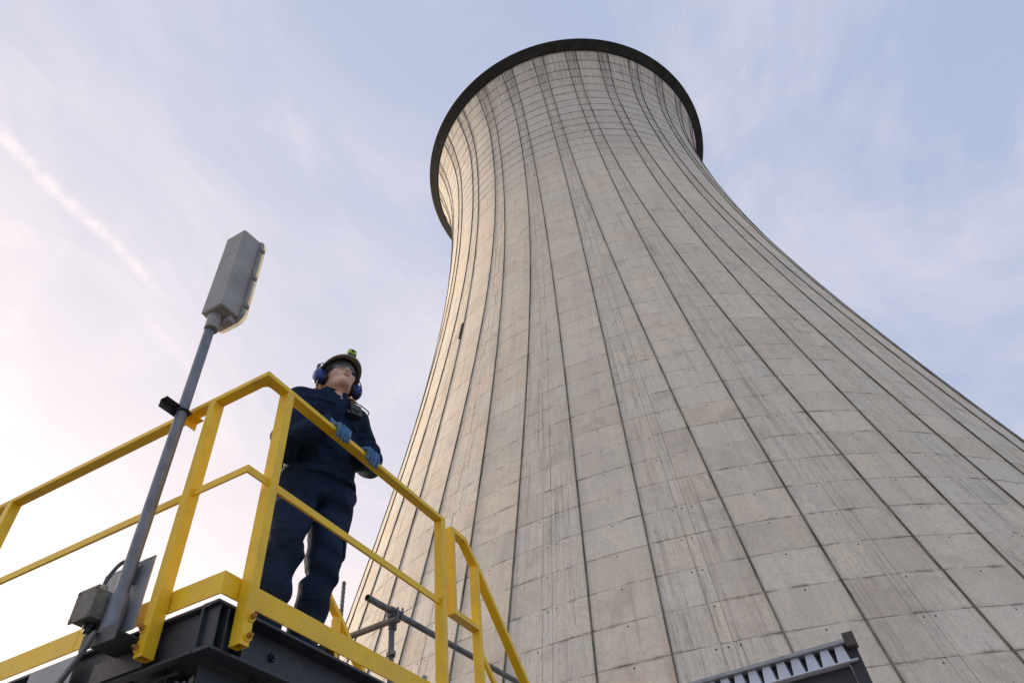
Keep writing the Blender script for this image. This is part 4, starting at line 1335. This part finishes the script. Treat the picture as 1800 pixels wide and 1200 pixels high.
# the rest of the body under the clothes, one figure with the head
def under_fn(X, Y, Z):
    t, _, _ = torso(X, Y, Z, -0.04)
    t = smax(smax(t, Z - 0.33, 0.03), -0.10 - Z, 0.05)
    d = smin(t, cone(X, Y, Z, (0.606, 0.19, 0.28), tuple(HC - HU * 0.12 - HF * 0.03), 0.055, 0.050), 0.03)
    for pts, rs in (([RSH, REL, RWR], [0.05, 0.040, 0.020]), ([LSH, LEL, LWR], [0.05, 0.040, 0.020])):
        d = smin(d, chain(X, Y, Z, pts, rs, 0.02), 0.03)
    for pts in ([HR, KR, AR], [HL, KL, AL]):
        d = smin(d, chain(X, Y, Z, pts, [0.070, 0.055, 0.042], 0.02), 0.02)
    return d
Vb, Fb = snets(under_fn, (0.27, -0.03, -1.0), (1.02, 0.46, 0.46), 0.016)
body = mesh_obj('body', np.concatenate([Vh, Vb]), np.concatenate([Fq, Fb + len(Vh)]), [MAT['skin'], MAT['lips'], MAT['brow']], wk,
                mi=np.concatenate([mi, np.zeros(len(Fb), int)]))

def hell(name, c, r, m, parent, seg=20, ring=12, p=1.0):
    """(super)ellipsoid in the head frame"""
    b = MB()
    vs = []
    sp = lambda v: math.copysign(abs(v) ** p, v)
    for i in range(ring + 1):
        t = math.pi * i / ring
        for k in range(seg):
            a = 2 * math.pi * k / seg
            vs.append(H(c[0] + r[0] * sp(math.cos(t)), c[1] + r[1] * sp(math.sin(t) * math.cos(a)), c[2] + r[2] * sp(math.sin(t) * math.sin(a))))
    fs = [(i * seg + k, i * seg + (k + 1) % seg, (i + 1) * seg + (k + 1) % seg, (i + 1) * seg + k) for i in range(ring) for k in range(seg)]
    b.add(vs, fs)
    o = b.build(name, m, parent, smooth=True)
    return o
for s in (-1, 1):
    e = hell('eye', (s * 0.032, 0.0822, 0.002), (0.0105, 0.0105, 0.0085), MAT['eye_white'], wk)
    hell('iris', (s * 0.032 + 0.0015, 0.0905, 0.0035), (0.0048, 0.0028, 0.0048), MAT['iris'], e, 12, 8)

# ---- helmet
hm = MB()
NPH = 56
rings = []
def hrad(a):
    c, s = math.cos(a), math.sin(a)               # c forward
    return (0.106, 0.134 if c > 0 else 0.126)
lev = [(1.0, 0.0)] + [(math.cos(math.radians(bb)) ** 0.75, math.sin(math.radians(bb))) for bb in (12, 25, 38, 50, 62, 74, 84)]
vs = []
def hpt(a, sc_, hh, du=0.0):
    rx, ry = hrad(a)
    c, s = math.cos(a), math.sin(a)
    tilt = 0.046 + 0.010 * c                        # front a touch higher
    return H(s * rx * sc_, -0.006 + c * ry * sc_, tilt + 0.112 * hh + du)
def brim(a):
    return 1.10 + 0.15 * max(0, math.cos(a)) ** 2
seq = []
for k in range(NPH):
    a = 2 * math.pi * k / NPH
    bm_ = brim(a) - 0.02
    drop = -0.006 - 0.012 * max(0, math.cos(a)) ** 2
    col_ = [hpt(a, 0.945, 0.02, 0.0), hpt(a, 0.965, -0.012), hpt(a, bm_ - 0.02, 0, drop - 0.003), hpt(a, bm_, 0, drop - 0.004), hpt(a, bm_ + 0.012, 0, drop), hpt(a, bm_, 0, drop + 0.006), hpt(a, 1.0, 0.03)]
    col_ += [hpt(a, c_, s_) for c_, s_ in lev[1:]]
    seq.append(col_)
nc = len(seq[0])
vs = [p for c_ in seq for p in c_] + [hpt(0, 0.0, 1.0)]
fs = []
for k in range(NPH):
    k2 = (k + 1) % NPH
    for j in range(nc - 1):
        fs.append((k * nc + j, k2 * nc + j, k2 * nc + j + 1, k * nc + j + 1))
    fs.append((k * nc + nc - 1, k2 * nc + nc - 1, len(vs) - 1))
hm.add(vs, fs)
helm = hm.build('helmet', MAT['helmet_cream'], wk, smooth=True)
hb = MB()
vs = []
for k in range(NPH):
    a = 2 * math.pi * k / NPH
    vs += [hpt(a, 0.86, -0.03), hpt(a, 0.93, 0.03)]
hb.add(vs, [(2 * k, 2 * ((k + 1) % NPH), 2 * ((k + 1) % NPH) + 1, 2 * k + 1) for k in range(NPH)])
hbo = hb.build('headband', MAT['black_plastic'], helm, smooth=True, fix=False)
# dark inside of the crown
hell('cradle', (0, -0.006, 0.062), (0.100, 0.126, 0.07), MAT['black_plastic'], helm)
# lamp on the helmet front
lampb = MB()
def hbox(b, c, h, up_tilt=0.0, mi=0):
    ca_, sa_ = math.cos(up_tilt), math.sin(up_tilt)
    ef = HF * ca_ + HU * sa_; eu = HU * ca_ - HF * sa_
    b.obox(H(*c), HLv, ef, eu, h[0], h[1], h[2], mi)
hbox(lampb, (0.004, 0.146, 0.092), (0.024, 0.015, 0.018), -0.35)
hl = lampb.build('headlamp', MAT['lime'], helm, bevel=0.006)
b = MB(); hbox(b, (0.004, 0.139, 0.070), (0.023, 0.017, 0.008), -0.35); b.build('bracket', MAT['black_plastic'], hl, bevel=0.002)
b = MB(); b.tube([H(0.004, 0.158, 0.094), H(0.004, 0.165, 0.093)], 0.010, 14); b.build('lens', MAT['black_plastic'], hl)
for s in (-0.015, 0.0, 0.015):
    b = MB(); hbox(b, (s + 0.004, 0.152, 0.1105), (0.004, 0.006, 0.002), -0.35); b.build('button', MAT['black_plastic'], hl)

# ---- ear defenders
for s in (-1, 1):
    cup = hell('ear_defender', (s * 0.113, -0.006, -0.020), (0.030, 0.037, 0.051), MAT['ear_blue'], wk, 28, 18, 0.80)
    hell('cushion', (s * 0.083, -0.006, -0.018), (0.014, 0.034, 0.045), MAT['black_plastic'], cup, 24, 10, 0.8)
    b = MB(); b.tube([H(s * 0.112, 0.010, 0.020), H(s * 0.120, 0.006, 0.052), H(s * 0.116, -0.002, 0.075)], 0.0028, 8); b.tube([H(s * 0.112, -0.026, 0.020), H(s * 0.121, -0.018, 0.052), H(s * 0.116, -0.006, 0.075)], 0.0028, 8); b.build('wire_arm', MAT['zip_metal'], cup, smooth=True)
    b = MB(); hbox(b, (s * 0.118, -0.004, 0.074), (0.008, 0.012, 0.015)); b.build('hinge', MAT['black_plastic'], cup, bevel=0.003)
    b = MB(); b.tube([H(s * 0.118, 0.022, -0.066), H(s * 0.118, 0.002, -0.074), H(s * 0.112, -0.020, -0.070)], 0.005, 8); b.build('cable_boss', MAT['black_plastic'], cup)
b = MB()
b.tube([H(0.119 * math.cos(t), -0.010, 0.075 + 0.102 * math.sin(t)) for t in [math.pi * k / 24 for k in range(25)]], 0.0030, 8)
b.build('headband_wire', MAT['black_plastic'], helm, smooth=True)
# microphone boom from the left cup
b = MB()
b.tube(spline([H(0.118, 0.012, -0.046), H(0.110, 0.055, -0.062), H(0.078, 0.092, -0.074), H(0.036, 0.116, -0.070)], 6), 0.0032, 8)
mc = b.build('microphone_boom', MAT['black_plastic'], wk, smooth=True)
hell('foam', (0.030, 0.119, -0.069), (0.012, 0.012, 0.011), MAT['black_plastic'], mc, 16, 10)

# ---- safety glasses
gl = bpy.data.materials.new('clear_lens'); gl.use_nodes = True
nt = gl.node_tree
nt.nodes.clear()
o_ = nd(nt, 'ShaderNodeOutputMaterial'); mx = nd(nt, 'ShaderNodeMixShader'); tr_ = nd(nt, 'ShaderNodeBsdfTransparent'); gs = nd(nt, 'ShaderNodeBsdfGlossy')
tr_.inputs[0].default_value = (0.90, 0.92, 0.94, 1); gs.inputs['Roughness'].default_value = 0.06
fr = nd(nt, 'ShaderNodeFresnel'); fr.inputs[0].default_value = 1.5
NBg = NB(nt)
NBg.link(NBg.math('MULTIPLY_ADD', fr.outputs[0], 0.55, 0.02, clamp=True), mx.inputs[0]); NBg.link(tr_.outputs[0], mx.inputs[1]); NBg.link(gs.outputs[0], mx.inputs[2]); NBg.link(mx.outputs[0], o_.inputs[0])
def gpt(t, u, out=0.0):
    a = t * math.radians(72)
    return H((0.069 + out) * math.sin(a), 0.036 + (0.078 + out) * math.cos(a) - 0.004, u)
ga = MB()
vs = []
N_ = 28
for k in range(N_ + 1):
    t = -1 + 2 * k / N_
    nose = 0.018 * math.exp(-(t / 0.12) ** 2)
    vs += [gpt(t, 0.024), gpt(t, -0.022 + nose + 0.010 * t * t)]
ga.add(vs, [(2 * k, 2 * k + 2, 2 * k + 3, 2 * k + 1) for k in range(N_)])
gla = ga.build('safety_glasses', gl, wk, smooth=True, fix=False)
md = gla.modifiers.new('thickness', 'SOLIDIFY'); md.thickness = 0.0016
b = MB(); b.tube([gpt(-1 + 2 * k / N_, 0.0245) for k in range(N_ + 1)], 0.0016, 6); b.build('brow_bar', MAT['zip_metal'], gla, smooth=True)
b = MB(); b.tube([gpt(-1 + 2 * k / N_, -0.022 + 0.018 * math.exp(-((-1 + 2 * k / N_) / 0.12) ** 2) + 0.010 * (-1 + 2 * k / N_) ** 2) for k in range(N_ + 1)], 0.0009, 6); b.build('lower_rim', MAT['zip_metal'], gla, smooth=True)
for s in (-1, 1):
    b = MB(); b.tube([gpt(s, 0.012), H(s * 0.074, 0.020, 0.008), H(s * 0.076, -0.03, 0.004)], 0.0025, 6); b.build('temple_arm', MAT['black_plastic'], gla, smooth=True)

# ---- hair: loose blond strands below the cups, a tail over the left shoulder
hr = MB()
for k in range(46):
    a = random.uniform(0, 1)
    s0 = (-0.070 - random.uniform(0, 0.030), -0.020 - random.uniform(0, 0.055), -0.035 - random.uniform(0, 0.02))
    e0_ = (s0[0] - random.uniform(-0.012, 0.020), s0[1] - random.uniform(-0.01, 0.02), -0.105 - random.uniform(0, 0.045))
    m0 = tuple((p + q) / 2 + random.uniform(-0.012, 0.012) for p, q in zip(s0, e0_))
    hr.tube(spline([H(*s0), H(*m0), H(*e0_)], 4), [0.0022] * 8 + [0.0008], 5)
for k in range(40):
    s0 = (0.060 + random.uniform(0, 0.03), -0.02 - random.uniform(0, 0.04), -0.05 - random.uniform(0, 0.02))
    e0_ = (0.085 + random.uniform(-0.015, 0.022), 0.010 + random.uniform(-0.02, 0.02), -0.165 - random.uniform(0, 0.05))
    m0 = tuple((p + q) / 2 + random.uniform(-0.010, 0.010) for p, q in zip(s0, e0_))
    hr.tube(spline([H(*s0), H(*m0), H(*e0_)], 4), [0.0022] * 8 + [0.0008], 5)
for k in range(60):                       # cap of hair at nape and temples
    t = math.radians(random.uniform(95, 265))
    p0 = (0.078 * math.sin(t), -0.010 + 0.098 * math.cos(t), 0.045)
    p1 = (0.080 * math.sin(t), -0.012 + 0.096 * math.cos(t), -0.02)
    p2 = (0.058 * math.sin(t), -0.020 + 0.075 * math.cos(t), -0.085 - random.uniform(0, 0.03))
    hr.tube(spline([H(*p0), H(*p1), H(*p2)], 4), 0.0045, 5)
hro = hr.build('hair', MAT['hair_blond'], wk, smooth=True, fix=False)
hro['kind'] = 'stuff'

# ---- gloves gripping the rail
def glove(xc, wr, side, spread):
    """four fingers over the outer edge of the rail, thumb tucked under the inside edge"""
    wr = np.array(wr)
    fx = [-0.034, -0.0115, 0.0115, 0.033]
    ln = [0.92, 1.0, 0.97, 0.80] if side > 0 else [0.80, 0.97, 1.0, 0.92]
    def fn(X, Y, Z):
        d = None
        kn = []
        for i in range(4):
            x = xc + fx[i]
            kn.append((x, 0.010, 0.0245 + (0.003 if i in (1, 2) else 0)))
        palm = None
        for i in range(4):
            c = cone(X, Y, Z, (wr[0] * 0.75 + kn[i][0] * 0.25, wr[1] * 0.9 + 0.005, wr[2] - 0.012), kn[i], 0.0175, 0.0145)
            palm = c if palm is None else smin(palm, c, 0.012)
        d = smin(palm, cone(X, Y, Z, tuple(wr + np.array([0, 0.03, 0.0])), tuple(wr), 0.031, 0.030), 0.02)
        # thumb from the side of the palm, closing along the inner edge of the rail
        sx = side
        th = chain(X, Y, Z, [(xc + sx * 0.030, 0.045, 0.026), (xc + sx * 0.052, 0.030, 0.018), (xc + sx * 0.060, 0.006, 0.013)], [0.013, 0.0115, 0.0095], 0.006)
        d = smin(d, th, 0.010)
        for i in range(4):
            x0, y0, z0 = kn[i]
            L_ = ln[i]
            xs_ = x0 + spread * fx[i]
            p1 = (x0, -0.0115 - 0.004 * L_, 0.012)
            p2 = (xs_, -0.0140, -0.022 * L_)
            p3 = (xs_, -0.0085, -0.052 * L_)
            fg = chain(X, Y, Z, [kn[i], p1, p2, p3], [0.0125, 0.0118, 0.0110, 0.0094], 0.004)
            d = smin(d, fg, 0.0022)
        d = d + 0.0006 * np.sin(300 * Z + 180 * Y + 2 * np.sin(190 * X))
        return d
    lo = (xc - 0.085, -0.045, -0.065)
    hi = (xc + 0.085, 0.115, 0.105)
    V, Fq = snets(fn, lo, hi, 0.0030)
    return mesh_obj('glove', V, Fq, MAT['glove_blue'], wk, smooth_it=1)
glove(0.508, RWR, 1, 0.10)
glove(0.742, LWR, -1, 0.10)

# ---- radio with coiled lead on the left chest
rc = surf(0.262, 0.092, 0.022)
rd = empty('radio', (0, 0, 0), 'x', 'x')
bpy.data.objects.remove(rd, do_unlink=True)
nL, nF = Vector((L2[0], L2[1], 0)), Vector((F2[0], F2[1], 0.25)).normalized()
nU = nL.cross(nF) * -1
nU = nF.cross(nL)
if nU.z < 0: nU = -nU
b = MB(); b.obox(RV(rc), nL, nF, nU, 0.034, 0.019, 0.046); rad_ = b.build('radio', MAT['black_plastic'], wk, bevel=0.007)
cF = Vector(rc) + nF * 0.0195
b = MB(); b.tube([RV(cF), RV(cF + nF * 0.004)], 0.022, 20); b.build('speaker', MAT['rubber_black'], rad_)
b = MB(); b.tube([RV(Vector(rc) + nL * 0.022 + nU * 0.04), RV(Vector(rc) + nL * 0.024 + nU * 0.062)], 0.008, 10); b.build('knob', MAT['rubber_black'], rad_)
b = MB(); b.obox(RV(Vector(rc) - nL * 0.044 - nU * 0.03), nL, nF, nU, 0.010, 0.010, 0.012); b.build('connector', MAT['black_plastic'], rad_, bevel=0.003)
b = MB()
q0 = Vector(rc)
hcup = H(0.112, -0.012, -0.072) - R3(0, 0, 0)
b.tube([RV(p) for p in spline([q0 + nL * 0.034 + nU * 0.01, q0 + nL * 0.075 + nU * 0.015, q0 + nL * 0.090 + nU * 0.055, q0 + nL * 0.045 + nU * 0.085, q0 + nL * 0.01 + nU * 0.09, hcup], 8)], 0.0032, 8)
b.build('lead', MAT['black_plastic'], rad_, smooth=True)
# shoulder strap clip
b = MB(); b.obox(RV(surf(0.325, 0.075, 0.012)), nL, nF, nU, 0.012, 0.006, 0.030); b.build('strap', MAT['navy_dark'], rad_)
# tool pouch and clip on the right hip
b = MB(); b.obox(RV(Vector((0.455, 0.345, -0.06))), nL, nF, (0, 0, 1), 0.030, 0.028, 0.05); tp = b.build('belt_pouch', MAT['black_plastic'], wk, bevel=0.008)
b = MB(); b.tube([R3(0.425, 0.325, 0.0), R3(0.412, 0.318, -0.03), R3(0.425, 0.315, -0.055), R3(0.436, 0.325, -0.03), R3(0.425, 0.325, 0.0)], 0.004, 6); b.build('clip', MAT['zip_metal'], tp, smooth=True)
